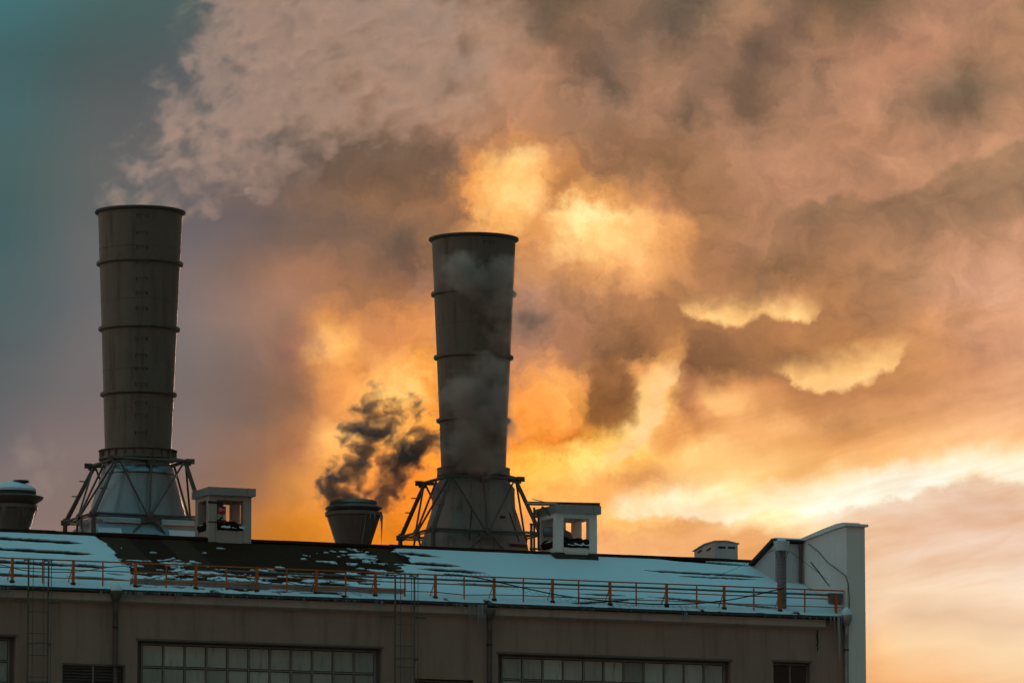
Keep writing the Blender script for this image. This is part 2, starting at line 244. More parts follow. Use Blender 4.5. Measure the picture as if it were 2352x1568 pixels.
# ------------------------------------------------------------------ mesh helpers
class MB:
    def __init__(s): s.v = []; s.f = []
    def add(s, vs, fs):
        k = len(s.v); s.v += [tuple(q) for q in vs]; s.f += [tuple(i+k for i in f) for f in fs]
    def box(s, a, b):
        (x0, y0, z0), (x1, y1, z1) = a, b
        s.add([(x0,y0,z0),(x1,y0,z0),(x1,y1,z0),(x0,y1,z0),(x0,y0,z1),(x1,y0,z1),(x1,y1,z1),(x0,y1,z1)],
              [(0,3,2,1),(4,5,6,7),(0,1,5,4),(1,2,6,5),(2,3,7,6),(3,0,4,7)]); return s
    def tube(s, p, q, r, seg=10, r2=None):
        p, q = Vector(p), Vector(q); d = (q-p)
        if d.length < 1e-6: return s
        d.normalize(); a = d.orthogonal().normalized(); b = d.cross(a); r2 = r if r2 is None else r2
        vs = []
        for c, rr in ((p, r), (q, r2)):
            for i in range(seg):
                t = 2*math.pi*i/seg; vs.append(c + rr*(math.cos(t)*a + math.sin(t)*b))
        fs = [(i, (i+1) % seg, seg+(i+1) % seg, seg+i) for i in range(seg)] + [tuple(range(seg))[::-1], tuple(range(seg, 2*seg))]
        s.add(vs, fs); return s
    def path(s, pts, r, seg=6):
        pts = [Vector(p) for p in pts]; rings = []; a = None
        for i, p in enumerate(pts):
            d = (pts[min(i+1, len(pts)-1)] - pts[max(i-1, 0)]).normalized()
            a = d.orthogonal().normalized() if a is None else (a - a.dot(d)*d).normalized()
            b = d.cross(a)
            rings.append([p + r*(math.cos(2*math.pi*k/seg)*a + math.sin(2*math.pi*k/seg)*b) for k in range(seg)])
        vs = [q for g in rings for q in g]
        fs = [(i*seg+k, i*seg+(k+1) % seg, (i+1)*seg+(k+1) % seg, (i+1)*seg+k) for i in range(len(pts)-1) for k in range(seg)]
        fs += [tuple(range(seg))[::-1], tuple(range((len(pts)-1)*seg, len(pts)*seg))]
        s.add(vs, fs); return s
    def lathe(s, prof, seg=64, c=(0, 0)):
        vs = []
        for r, z in prof:
            for i in range(seg):
                t = 2*math.pi*i/seg; vs.append((c[0]+r*math.cos(t), c[1]+r*math.sin(t), z))
        fs = [(j*seg+i, j*seg+(i+1) % seg, (j+1)*seg+(i+1) % seg, (j+1)*seg+i) for j in range(len(prof)-1) for i in range(seg)]
        s.add(vs, fs); return s
    def prism(s, poly, ax, a, b):
        # poly in the plane across axis ax ('u': (n,z) pairs, 'n': (u,z) pairs), from a to b along ax
        mk = (lambda p, t: (t, p[0], p[1])) if ax == 'u' else (lambda p, t: (p[0], t, p[1]))
        k = len(poly)
        s.add([mk(p, a) for p in poly] + [mk(p, b) for p in poly],
              [tuple(range(k)), tuple(range(k, 2*k))[::-1]] + [(i, (i+1) % k, k+(i+1) % k, k+i) for i in range(k)]); return s
    def build(s, name, mat, parent=None, smooth=True):
        me = bpy.data.meshes.new(name); me.from_pydata(s.v, [], s.f)
        import bmesh
        bm = bmesh.new(); bm.from_mesh(me); bmesh.ops.recalc_face_normals(bm, faces=bm.faces); bm.to_mesh(me); bm.free()
        if smooth:
            me.polygons.foreach_set('use_smooth', [True]*len(me.polygons)); me.set_sharp_from_angle(angle=R(38))
        me.materials.append(mat)
        o = bpy.data.objects.new(name, me); COL.objects.link(o)
        if parent is not None: o.parent = parent
        else: place(o, (0, 0, 0))
        return o
def place(o, p):
    o.location = O + p[0]*UX + p[1]*NX + Vector((0, 0, p[2])); o.rotation_euler = (0, 0, TH)
def tag(o, label=None, cat=None, group=None, kind=None):
    if label: o['label'] = label
    if cat: o['category'] = cat
    if group: o['group'] = group
    if kind: o['kind'] = kind
    return o
def thing(name, label, cat, p, group=None):
    o = bpy.data.objects.new(name, None); COL.objects.link(o); o.empty_display_size = .3; place(o, p)
    return tag(o, label, cat, group)

# ------------------------------------------------------------------ materials
def mat(name, c, rough=.7, metal=0.0, var=.25, scale=1.5, c2=None, streak=0.0, bump=0.0, bscale=20, spec=.4, amt2=.5, lo2=.5, hi2=.75, stretch=(1, 1, 1)):
    m = bpy.data.materials.new(name); m.use_nodes = True; m.node_tree.nodes.clear(); t = NT(m.node_tree)
    tcn = t.node('ShaderNodeTexCoord').outputs['Object']
    p = t.v('MULTIPLY', tcn, stretch)
    f, _ = t.noise(p, scale, 6, .6)
    g, _ = t.noise(p, scale*9, 3, .6)
    k = t.m('MULTIPLY_ADD', t.m('ADD', t.m('MULTIPLY', f, .7), t.m('MULTIPLY', g, .3)), 2*var, 1-var)
    colr = t.v('SCALE', (*c,), scale=k)
    if c2 is not None:
        q, _ = t.noise(t.v('MULTIPLY', tcn, (3.2, 3.2, .28 if streak else 2.2)), scale*1.3, 7, .68)
        colr = t.mix(t.m('MULTIPLY', t.step(q, lo2, hi2), amt2), colr, (*c2, 1))
    b = t.node('ShaderNodeBsdfPrincipled')
    t.set(b.inputs['Base Color'], colr); b.inputs['Metallic'].default_value = metal
    t.set(b.inputs['Roughness'], t.m('MULTIPLY_ADD', g, .25, rough-.125, clamp=True)); b.inputs['Specular IOR Level'].default_value = spec
    if bump:
        h, _ = t.noise(tcn, bscale, 5, .6); bn = t.node('ShaderNodeBump'); bn.inputs['Strength'].default_value = bump; bn.inputs['Distance'].default_value = .02
        t.set(bn.inputs['Height'], h); t.l.new(bn.outputs[0], b.inputs['Normal'])
    t.l.new(b.outputs[0], t.node('ShaderNodeOutputMaterial').inputs[0])
    return m
M = {}
M['plaster'] = mat('facade plaster', (.36, .235, .170), .9, var=.28, scale=.5, c2=(.19, .125, .09), streak=1, bump=.35, bscale=14, amt2=.65, lo2=.46, hi2=.72)
M['white'] = mat('weathered white plaster', (.84, .76, .70), .9, var=.14, scale=.9, c2=(.33, .26, .21), streak=1, bump=.3, bscale=16, amt2=.55, lo2=.55, hi2=.8)
M['cornice'] = mat('cornice plaster', (.46, .34, .27), .9, var=.2, scale=.8, c2=(.2, .15, .12), streak=1, bump=.3)
M['bitumen'] = mat('roofing felt', (.042, .016, .008), .9, spec=.05, var=.35, scale=.8, bump=.4, bscale=9, c2=(.055, .04, .03), amt2=.8, stretch=(.35, 1.4, 1))
M['felt_light'] = mat('worn roofing felt', (.066, .031, .017), .9, spec=.05, var=.3, scale=.9, bump=.4, bscale=9)
M['snow'] = mat('snow', (.70, .76, .78), .6, var=.07, scale=1.2, bump=.5, bscale=7, spec=.25)
M['slush'] = mat('melting snow', (.36, .34, .32), .5, var=.3, scale=5, spec=.4)
M['ice'] = mat('ice', (.30, .32, .31), .15, var=.15, scale=6, spec=.6)
M['stack'] = mat('chimney steel', (.175, .135, .100), .52, metal=.25, spec=.5, var=.22, scale=.9, c2=(.07, .036, .02), streak=1, amt2=.75, lo2=.46, hi2=.76, bump=.15, bscale=5)
M['stack_pale'] = mat('grey painted steel', (.27, .245, .22), .6, metal=.15, var=.22, scale=.9, c2=(.08, .05, .034), streak=1, amt2=.8, lo2=.48, hi2=.74, bump=.15, bscale=5)
M['zinc'] = mat('galvanised sheet', (.26, .31, .32), .36, metal=.75, var=.22, scale=1.6, c2=(.16, .13, .10), streak=1, amt2=.5, stretch=(5, 5, .5), bump=.12, bscale=4)
M['vent'] = mat('dull vent sheet', (.24, .22, .20), .45, metal=.6, var=.25, scale=1.3, c2=(.10, .07, .05), streak=1, amt2=.6, stretch=(4, 4, .5))
M['dark'] = mat('dark soot steel', (.035, .028, .023), .7, var=.3, scale=2)
M['steel'] = mat('strut steel', (.14, .118, .098), .6, metal=.3, var=.25, scale=3, c2=(.08, .05, .035), amt2=.6)
M['capmetal'] = mat('cap sheet metal', (.36, .35, .33), .45, metal=.5, var=.25, scale=1.6, c2=(.12, .10, .085), streak=1, amt2=.65, lo2=.5, hi2=.72, bump=.35, bscale=2.5)
M['cabin'] = mat('cabin plaster', (.80, .71, .64), .9, var=.15, scale=1.2, c2=(.25, .19, .15), streak=1, bump=.4, bscale=18, amt2=.5, lo2=.55, hi2=.8)
M['cabin2'] = mat('cabin render', (.46, .38, .32), .9, var=.15, scale=1.2, c2=(.2, .15, .12), streak=1, bump=.4, bscale=18, amt2=.5)
M['wool'] = mat('tarry insulation', (.026, .016, .010), .95, spec=.1, var=.5, scale=4, bump=.9, bscale=10)
M['orange'] = mat('orange rail paint', (.56, .125, .022), .5, var=.2, scale=3, c2=(.16, .05, .025), amt2=.6, lo2=.58, hi2=.75)
M['rust'] = mat('rusty post foot', (.05, .03, .02), .8, var=.4, scale=5)
M['ladder'] = mat('ladder steel', (.15, .115, .095), .7, metal=.2, var=.25, scale=4)
M['frame'] = mat('window frame paint', (.26, .20, .165), .7, var=.2, scale=3, c2=(.15, .11, .09))
M['reveal'] = mat('window reveal', (.16, .12, .10), .85, var=.2, scale=2)
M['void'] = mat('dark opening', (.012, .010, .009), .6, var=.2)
M['louver'] = mat('louver slats', (.11, .082, .065), .7, var=.2, scale=2)
M['pipe'] = mat('downpipe steel', (.13, .105, .088), .5, metal=.4, var=.3, scale=3, c2=(.06, .04, .03))
M['zincpipe'] = mat('zinc downpipe', (.36, .35, .34), .4, metal=.6, var=.25, scale=3, c2=(.13, .11, .1))
M['greytin'] = mat('grey tin', (.56, .55, .54), .55, metal=.1, var=.15, scale=2, c2=(.2, .17, .15), streak=1, amt2=.4, bump=.1, bscale=3)
M['flue'] = mat('ribbed flue', (.20, .19, .175), .5, metal=.5, var=.2, scale=2.5, c2=(.1, .08, .065), streak=1)
M['cable'] = mat('black cable', (.02, .017, .015), .6, var=.2)
M['wire'] = mat('dull wire', (.06, .05, .045), .5, var=.2)
M['red'] = mat('red cabinet', (.36, .035, .028), .5, var=.15, scale=3)
M['signwhite'] = mat('sign white', (.72, .70, .68), .5, var=.08, scale=4)
M['signred'] = mat('sign red', (.62, .04, .035), .5, var=.08, scale=4)
M['ink'] = mat('sign ink', (.02, .02, .02), .5, var=.05)
M['ground'] = mat('trampled yard', (.20, .15, .12), .95, var=.3, scale=.2)
M['brace'] = mat('tar plinth', (.05, .038, .03), .9, var=.35, scale=4, bump=.6)
def glass_mat(name, c, dirt, rough):
    m = bpy.data.materials.new(name); m.use_nodes = True; m.node_tree.nodes.clear(); t = NT(m.node_tree)
    tcn = t.node('ShaderNodeTexCoord'); p = tcn.outputs['Object']
    f, _ = t.noise(t.v('MULTIPLY', p, (3, 3, .6)), 2.2, 6, .65)
    g, _ = t.noise(p, .9, 3, .5)
    rnd = t.node('ShaderNodeObjectInfo').outputs['Random']
    colr = t.v('SCALE', (*c,), scale=t.m('MULTIPLY', t.m('MULTIPLY_ADD', g, .7, .65), t.m('MULTIPLY_ADD', rnd, .62, .68)))
    colr = t.mix(t.m('MULTIPLY', t.step(f, .5, .8), .75), colr, (*dirt, 1))
    b = t.node('ShaderNodeBsdfPrincipled'); t.set(b.inputs['Base Color'], colr); b.inputs['Roughness'].default_value = rough
    t.l.new(b.outputs[0], t.node('ShaderNodeOutputMaterial').inputs[0]); return m
M['pane'] = glass_mat('frosted factory glass', (.37, .37, .30), (.17, .12, .08), .3)
M['darkpane'] = glass_mat('dark window glass', (.03, .024, .02), (.05, .04, .03), .12)

# ------------------------------------------------------------------ ground
g = MB(); g.add([(-6000, -300, 0), (6000, -300, 0), (6000, 9000, 0), (-6000, 9000, 0)], [(0, 1, 2, 3)])
go = g.build('ground', M['ground']); go.location = (0, 0, 0); go.rotation_euler = (0, 0, 0); tag(go, 'dark trampled yard around the works', 'ground', kind='structure')

# ------------------------------------------------------------------ factory hall
UL, UR = at(0, 1400, 0)[0] - 9.0, at(1946, 1450, 0)[0]          # the hall runs on past the left of the view
hall = thing('factory_hall', 'long plastered factory hall with snowy pitched roof and grid windows', 'building', (0, 0, 0))
def span(x0, x1, ytop, n=.0):
    a = at(x0, ytop, n); b = at(x1, ytop, n); return a[0], b[0]
WIN = []                                                          # (u0, u1, ztop, zbottom, kind)
u0 = at(-520, 1448, 0)[0]; u1 = at(36, 1460, 0)[0]; zt = at(36, 1461, 0)[1]; WIN.append((u0, u1, zt, zt-3.6, 'big'))
u0 = at(316, 1468, 0)[0]; u1 = at(877, 1489, 0)[0]; zt = at(596, 1479, 0)[1]; WIN.append((u0, u1, zt, zt-3.6, 'big'))
u0 = at(1144, 1498, 0)[0]; u1 = at(1678, 1519, 0)[0]; zt = at(1411, 1509, 0)[1]; WIN.append((u0, u1, zt, zt-3.6, 'big'))
u0 = at(1776, 1519, 0)[0]; u1 = at(1861, 1522, 0)[0]; zt = at(1818, 1520, 0)[1]; WIN.append((u0, u1, zt, zt-1.9, 'small'))
u0 = at(952, 1557, 0)[0]; u1 = at(1087, 1561, 0)[0]; zt = at(1020, 1559, 0)[1]; WIN.append((u0, u1, zt, zt-1.5, 'dark'))
u0 = at(142, 1522, 0)[0]; u1 = at(288, 1526, 0)[0]; zt = at(215, 1524, 0)[1]; WIN.append((u0, u1, zt, zt-1.6, 'louver'))
wb_ = MB(); TW = .42
cuts = sorted({UL, UR, *[w[0] for w in WIN], *[w[1] for w in WIN]})
for a, b in zip(cuts, cuts[1:]):
    mid = (a+b)/2; ops = [w for w in WIN if w[0] < mid < w[1]]
    if not ops: wb_.box((a, 0, 0), (b, TW, ZE-.06))
    else:
        w = ops[0]; wb_.box((a, 0, 0), (b, TW, w[3])); wb_.box((a, 0, w[2]), (b, TW, ZE-.06))
wb_.box((UL, 13.0, 0), (UR, 13.3, roofz(13.0)-.1))
wb_.box((UL, TW, 0), (UL+.3, 13.0, ZE-.1))
wb_.build('front_wall', M['plaster'], hall)
def roof_strip(a, b, n0, n1, lift, th=.0):
    m = MB()
    m.add([(a, n0, roofz(n0)+lift), (b, n0, roofz(n0)+lift), (b, n1, roofz(n1)+lift), (a, n1, roofz(n1)+lift)], [(0, 1, 2, 3)]); return m
rf = MB(); ov = .22
rf.prism([(-ov, ZE-SL*ov), (NR, ZR), (13.5, roofz(13.5)), (13.5, roofz(13.5)-.12), (NR, ZR-.12), (-ov, ZE-SL*ov-.06)], 'u', UL, UR+.02)
roof = rf.build('roof', M['bitumen'], hall, smooth=False)
# felt laps seen on the bare stretch: paler sheets running down the slope
for (xa, ya), (xb, yb), wpx in (((235, 1240), (345, 1318), 62), ((372, 1243), (470, 1318), 60), ((845, 1262), (930, 1330), 50)):
    ua, na, _ = at_roof(xa, ya); w_ = wpx/60.0
    m = MB(); na, nb = NR-.05, .4
    m.add([(ua, nb, roofz(nb)+.012), (ua+w_, nb, roofz(nb)+.012), (ua+w_, na, roofz(na)+.012), (ua, na, roofz(na)+.012)], [(0, 1, 2, 3)])
    m.build('roofing_sheet', M['felt_light'], roof, smooth=False)
rc = MB()
uu = UL
while uu < UR-.3:
    e = min(uu+random.uniform(1.5, 2.6), UR); dzz = random.uniform(-.012, .02)
    rc.prism([(NR-.22, ZR-.04), (NR-.2, ZR+.05+dzz), (NR+.04, ZR+.10+dzz), (NR+.3, ZR+.02), (NR+.3, ZR-.05)], 'u', uu, e); uu = e+.004
rc.build('ridge_cap', M['bitumen'], roof, smooth=False)
co = MB()
co.prism([(-.16, ZE-.20), (-.16, ZE-.46), (-.10, ZE-.50), (-.002, ZE-.56), (-.002, ZE-.20)], 'u', UL, at(1892, 1425, 0)[0])
co.build('cornice', M['cornice'], hall)
gt = MB(); gt.prism([(-.24, ZE-.06), (-.27, ZE-.16), (-.2, ZE-.19), (-.003, ZE-.19), (-.003, ZE-.10)], 'u', UL, UR); gt.build('gutter_edge', M['dark'], hall)
fl = MB(); fl.prism([(.42, roofz(.42)), (.42, roofz(.42)+.22), (.46, roofz(.46)+.22), (.46, roofz(.46))], 'u', at(300, 1340, .4)[0], at(930, 1370, .4)[0]); fl.build('snow_guard', M['capmetal'], roof)
# windows
for (a, b, zt, zb, kind) in WIN:
    if kind == 'louver':
        lo = MB(); z = zt-.05
        lo.box((a, .06, zt-.06), (b, .14, zt)); lo.box((a, .06, zb), (a+.05, .14, zt-.06)); lo.box((b-.05, .06, zb), (b, .14, zt-.06))
        lo.box(((a+b)/2-.03, .05, zb), ((a+b)/2+.03, .14, zt-.06))
        fr = lo.build('louver_frame', M['frame'], hall)
        s_ = MB()
        while z > zb+.05:
            s_.add([(a+.05, .08, z-.085), (b-.05, .08, z-.085), (b-.05, .17, z), (a+.05, .17, z), (a+.05, .08, z-.10), (b-.05, .08, z-.10)], [(0, 1, 2, 3), (4, 5, 1, 0)]); z -= .105
        s_.build('slats', M['louver'], fr, smooth=False)
        MB().box((a, .19, zb), (b, .24, zt)).build('backing', M['void'], fr)
        continue
    w = MB(); D0, D1 = .16, .23
    nc = {'big': 11, 'small': 2, 'dark': 2}[kind]; ph = {'big': (b-a-.34)/11, 'small': .95, 'dark': .9}[kind]
    pad = .22 if kind == 'big' else .06
    A, B = a+pad, b-pad*(.85 if kind == 'big' else 1); T = zt-(.10 if kind == 'big' else .07)
    fwd = .045 if kind == 'big' else .05
    xs = [A + (B-A)*i/nc for i in range(nc+1)]
    for x in xs: w.box((x-fwd/2, D0, zb), (x+fwd/2, D1, T))
    zz = [T]
    while zz[-1]-ph > zb: zz.append(zz[-1]-ph)
    for k, z in enumerate(zz):
        for x, x2 in zip(xs, xs[1:]): w.box((x+fwd/2, D0+.006, z-fwd/2), (x2-fwd/2, D1-.004, z+fwd/2))
    fr = w.build('window', M['frame'], hall)
    rv = MB(); rv.box((a, .232, zb), (A-fwd/2, .30, zt)); rv.box((B+fwd/2, .232, zb), (b, .30, zt)); rv.box((A-fwd/2, .232, T+fwd/2), (B+fwd/2, .30, zt))
    rv.build('window_surround', M['reveal'], fr)
    if kind != 'dark':
        li = MB(); li.box((a-.06, -.05, zt+.002), (b+.06, -.002, zt+.07)); li.build('lintel_trim', M['reveal'], fr)
    for k, z in enumerate(zz):
        z2 = zz[k+1] if k+1 < len(zz) else zb
        if k > 3: break
        for j, (x, x2) in enumerate(zip(xs, xs[1:])):
            if kind == 'big' and (x2 < UL+1 or proj(x2, 0, z)[0] < -30): continue
            pm = MB(); tilt = random.uniform(-.006, .006); x2b = x2
            gp = .048
            pm.add([(x+gp, .20+tilt, z2+gp), (x2b-gp, .20-tilt, z2+gp), (x2b-gp, .20-tilt, z-gp), (x+gp, .20+tilt, z-gp)], [(0, 1, 2, 3)])
            o = pm.build('pane', M['pane'] if kind == 'big' else M['darkpane'], fr, smooth=False)
            if kind == 'big' and b > 4 and j == nc-1 and k == 0:
                MB().add([(x2-.16, .192, z2+.02), (x2-.02, .192, z2+.02), (x2-.02, .192, z-.02), (x2-.13, .192, z-.02)], [(0, 1, 2, 3)])
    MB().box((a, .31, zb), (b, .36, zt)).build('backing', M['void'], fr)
# crack of fallen plaster near the right end
cu, cz = at(1877, 1438, 0); cr = MB(); pts = []
cc = [(cu+random.uniform(-.02, .02), -.006, cz - i*.07) for i in range(14)]
for i, (p, q) in enumerate(zip(cc, cc[1:])):
    wA = .025+.045*math.sin(math.pi*(i)/13)*random.uniform(.6, 1.2); wB = .025+.045*math.sin(math.pi*(i+1)/13)
    cr.add([(p[0]-wA*.5, p[1], p[2]), (p[0]+wA*.7, p[1], p[2]), (q[0]+wB*.7, q[1], q[2]), (q[0]-wB*.5, q[1], q[2])], [(0, 1, 2, 3)])
cr.build('broken_plaster', M['brace'], hall, smooth=False)

# ------------------------------------------------------------------ end wall rising over the roof
FW0, FW1 = at(1945, 1300, -.12)[0], at(1987, 1300, -.12)[0]
ztop = at(1955, 1209, -.12)[1]
fw = thing('end_wall', 'tall white rendered parapet wall closing the right end of the hall', 'wall', (FW0, -.12, 0))
wd = FW1-FW0; zb4 = at(1855, 1247, 3.75)[1]
m = MB(); m.prism([(0, 0), (0, ztop), (.7, ztop-.02), (3.9, zb4), (13.4, zb4-2.2), (13.4, 0)], 'u', 0, wd); m.build('wall_body', M['white'], fw, smooth=False)
m = MB(); e = .1
m.prism([(-e, ztop+.012), (-e, ztop+.10), (.72, ztop+.10), (3.9, zb4+.10), (13.5, zb4-2.1), (13.5, zb4-2.2+.012), (3.9, zb4+.012), (.7, ztop-.004)], 'u', -e, wd+e); m.build('coping', M['white'], fw, smooth=False)
m = MB(); m.prism([(-.05, ztop+.105), (.1, ztop+.16), (.7, ztop+.17), (2.0, ztop+.17-(2.0-.7)*(ztop-zb4)/3.2), (3.9, zb4+.13), (3.9, zb4+.105), (.72, ztop+.105)], 'u', -.06, wd*.75); m.build('snow_cover', M['snow'], fw)
# cable stapled along its side
def side(x, y, off=-.02):      # a point on the wall's left face seen at (x, y)
    d = ray(x, y); k = UX; t = ((O+(FW0+off)*UX)-C0).dot(k)/d.dot(k); p = C0+t*d; return (p-O).dot(NX), p.z
pts = [(1857, 1248), (1880, 1266), (1900, 1290), (1920, 1305), (1935, 1316), (1943, 1322), (1945, 1345)]
ws = thing('wall_cable', 'thin cable stapled diagonally across the white end wall', 'cable', (FW0, 0, ZE))
m = MB(); ps = []
for (x, y) in pts[:-1]:
    n_, z_ = side(x, y); ps.append((-.03, n_, z_-ZE))
u_, z_ = at(1948, 1340, -.14); ps.append((u_-FW0, -.15, z_-ZE))
for y in (1370, 1400, 1415): u_, z_ = at(1950, y, -.14); ps.append((u_-FW0, -.15, z_-ZE))
m.path(ps, .016); m.build('cable_run', M['wire'], ws)

# ------------------------------------------------------------------ snow on the roof: a thin uneven blanket, open where it slid off or melted
def vnoise(x, y, seed):
    xi, yi = np.floor(x).astype(int), np.floor(y).astype(int); xf, yf = x-xi, y-yi
    xf = xf*xf*(3-2*xf); yf = yf*yf*(3-2*yf)
    def h(a, b):
        v = (a*374761393 + b*668265263 + seed*974634) & 0x7fffffff
        v = ((v ^ (v >> 13))*1274126177) & 0x7fffffff
        return ((v ^ (v >> 16)) & 0xffff)/65535.0
    return (h(xi, yi)*(1-xf)+h(xi+1, yi)*xf)*(1-yf)+(h(xi, yi+1)*(1-xf)+h(xi+1, yi+1)*xf)*yf
def fbm(x, y, seed, o=5, r=.55):
    t = np.zeros_like(x); a = 1.0; s = 0
    for i in range(o): t += a*vnoise(x*2**i, y*2**i, seed+i); s += a; a *= r
    return t/s
du, dnn = .045, .04
us = np.arange(UL+.02, FW0-.03, du); ns = np.arange(-.24, NR-.16, dnn)
UU, NN = np.meshgrid(us, ns, indexing='ij')
px = np.zeros_like(UU); py = np.zeros_like(UU)
PW = np.stack([O.x+UU*UX.x+NN*NX.x, O.y+UU*UX.y+NN*NX.y, ZE+SL*NN-CAMZ], -1)
dd = PW[..., 1]*math.cos(PITCH)+PW[..., 2]*math.sin(PITCH)
px = 1176+FPX*PW[..., 0]/dd; py = 784-FPX*(-PW[..., 1]*math.sin(PITCH)+PW[..., 2]*math.cos(PITCH))/dd
pyl = py - 0.040*(px-300)                       # height on the slope with the picture's tilt removed (0 at x=300)
nA = fbm(UU*1.6, NN*1.6, 3); nB = fbm(UU*1.3, NN*4.6, 21, 6, .66); nC = fbm(UU*3, NN*3, 40)
# right-hand edge of the left blanket, left-hand edge of the right one, by n
xl = np.interp(py, [1215, 1232, 1245, 1260, 1275, 1290, 1300, 1310, 1322, 1345], [196, 226, 246, 260, 270, 282, 292, 300, 306, 316])
xr = np.interp(pyl, [1226, 1234, 1240, 1246, 1252, 1258, 1264, 1272, 1284, 1300, 1320], [905, 882, 900, 912, 925, 935, 946, 952, 930, 885, 860])
cov = np.maximum((xl-px)/20 + (nA-.5)*1.6, (px-xr)/16 + (nB-.5)*5.0)
mid = (px > xl-20) & (px < xr+60)
th_ = np.interp(pyl, [1225, 1262, 1282, 1296, 1310, 1325], [.74, .70, .66, .56, .52, .50])
th_ = th_ - np.clip(1-np.hypot((px-805)/150, (pyl-1258)/26), 0, 1)*.17 - np.clip((px-780)/160, 0, 1)*np.clip((pyl-1250)/30, 0, 1)*.09
th_ = np.where((px > 480) & (px < 690) & (pyl < 1300), th_+.06, th_)
patch = (nB-th_)*14
cov = np.where(mid, np.maximum(cov, patch), cov)
# slits for the undercut and shadow between snow bands, cut through to dark felt
SLITS = [(-20,1237,190,1250,5),(-20,1262,212,1275,5),(183,1272,210,1273,4),(-20,1291,255,1305,4.5),(-20,1320,120,1327,4),(150,1326,300,1335,3),(240,1318,285,1323,3),
         (905,1270,1012,1281,4.5),(925,1293,1060,1303,4.5),(960,1308,1120,1318,4),(1250-200,1342,1190,1350,2.5),(1480,1312,1760,1328,2.0),(1560,1325,1740,1333,1.4),(1500,1284,1730,1302,2.2),
         (1200,1398,1480,1376,2.0),(1490,1372,1800,1400,1.6),(1330,1366,1440,1370,1.5)]
for (xa, ya, xb, yb, w_) in SLITS:
    t = np.clip((px-xa)/(xb-xa), -.2, 1.2); yc = ya+(yb-ya)*t
    ta = np.clip(np.minimum(px-xa if xa > 0 else 999, xb-px)/40, -1, 1)
    hw = (w_*.5+1.2)*ta*(.45+1.0*nC)
    cov = np.where(np.abs(py-yc) < hw, -1.0, cov)
cov = np.where(NN < .10, .4+(nC-.35)*3, cov)     # the rim over the gutter
thick = np.clip(cov, 0, 1.5)/1.5
thick = (.010+.034*thick**.6)*(.75+.5*nA) + .008*(nC-.5)
ZZ = ZE+SL*NN+np.maximum(thick, .006)
ZZ = np.where(NN < .0, ZZ + NN*.25, ZZ)
keep = cov > 0
fm = keep[:-1, :-1] & keep[1:, :-1] & keep[1:, 1:] & keep[:-1, 1:]
ii = np.arange(UU.size).reshape(UU.shape)
q = np.stack([ii[:-1, :-1][fm], ii[1:, :-1][fm], ii[1:, 1:][fm], ii[:-1, 1:][fm]], -1)
used = np.unique(q); rem = -np.ones(UU.size, int); rem[used] = np.arange(len(used))
vs = np.stack([UU.ravel()[used], NN.ravel()[used], ZZ.ravel()[used]], -1)
# skirts down to the felt along every open edge, so the blanket has thickness
ed = {}
qq = rem[q]
E = np.concatenate([qq[:, [0, 1]], qq[:, [1, 2]], qq[:, [2, 3]], qq[:, [3, 0]]]); Es = np.sort(E, 1)
uq, inv, cnt = np.unique(Es, axis=0, return_inverse=True, return_counts=True)
be = E[cnt[inv.ravel()] == 1]; bv = np.unique(be); mp = -np.ones(len(vs), int); mp[bv] = len(vs)+np.arange(len(bv))
low_ = vs[bv].copy(); low_[:, 2] = ZE+SL*low_[:, 1]-.005 - (low_[:, 1] < -.2)*.06
vs2 = np.concatenate([vs, low_]); sk = np.stack([be[:, 1], be[:, 0], mp[be[:, 0]], mp[be[:, 1]]], -1)
me = bpy.data.meshes.new('roof_snow'); me.from_pydata(vs2.tolist(), [], np.concatenate([qq, sk]).tolist())
me.polygons.foreach_set('use_smooth', [True]*len(me.polygons)); me.materials.append(M['snow']); me.materials.append(M['slush'])
cf = cov.ravel()[used][qq].mean(1)
me.polygons.foreach_set('material_index', np.concatenate([(cf < .22).astype(np.int32), np.ones(len(sk), np.int32)]))
so_ = bpy.data.objects.new('roof_snow', me); COL.objects.link(so_); place(so_, (0, 0, 0)); tag(so_, 'snow blanket broken by dark slits on the hall roof', 'snow', kind='stuff')

# ------------------------------------------------------------------ icicles along the eave
ic = MB()
def icicles(x0, x1, cnt, lmin, lmax):
    for i in range(cnt):
        x = random.uniform(x0, x1); y = 1340+.0355*x+12; u_, z_ = at(x, y, -.24); L = random.uniform(lmin, lmax)*random.uniform(.4, 1)
        ic.tube((u_, -.25-random.uniform(0, .03), ZE-.13), (u_+random.uniform(-.01, .01), -.25, ZE-.13-L), random.uniform(.009, .02), 5, .002)
for (x0, x1, c_, a, b) in ((-10, 30, 12, .1, .9), (230, 420, 60, .1, .45), (440, 475, 10, .1, .35), (275, 325, 30, .2, .6), (500, 560, 14, .1, .5), (560, 700, 24, .05, .3), (740, 830, 22, .1, .35), (860, 880, 8, .3, .9), (980, 1075, 10, .05, .2),
                           (1075, 1118, 34, .4, 1.5), (1040, 1075, 10, .1, .35), (1140, 1230, 12, .05, .3), (1560, 1580, 8, .2, .9), (1330, 1900, 40, .04, .25)): icicles(x0, x1, c_, a, b)
io = ic.build('icicles', M['ice']); tag(io, 'fringe of thin icicles hanging from the hall eave', 'icicles', kind='stuff')
bi = thing('icicle', 'longest thick icicle hanging beside the right downpipe funnel', 'icicle', (at(1925, 1410, -.26)[0], -.27, ZE-.1))
m = MB(); m.path([(0, 0, .06), (.02, 0, -.3), (.03, 0, -.7)], .055); m.tube((.03, 0, -.68), (.05, 0, -1.75), .055, 7, .004); m.tube((-.16, 0, .05), (-.15, 0, -.55), .04, 6, .003); m.tube((.12, 0, .05), (.13, 0, -.4), .03, 6, .003); m.tube((-.3, 0, .05), (-.3, 0, -.35), .03, 6, .003)
m.build('ice_column', M['ice'], bi)

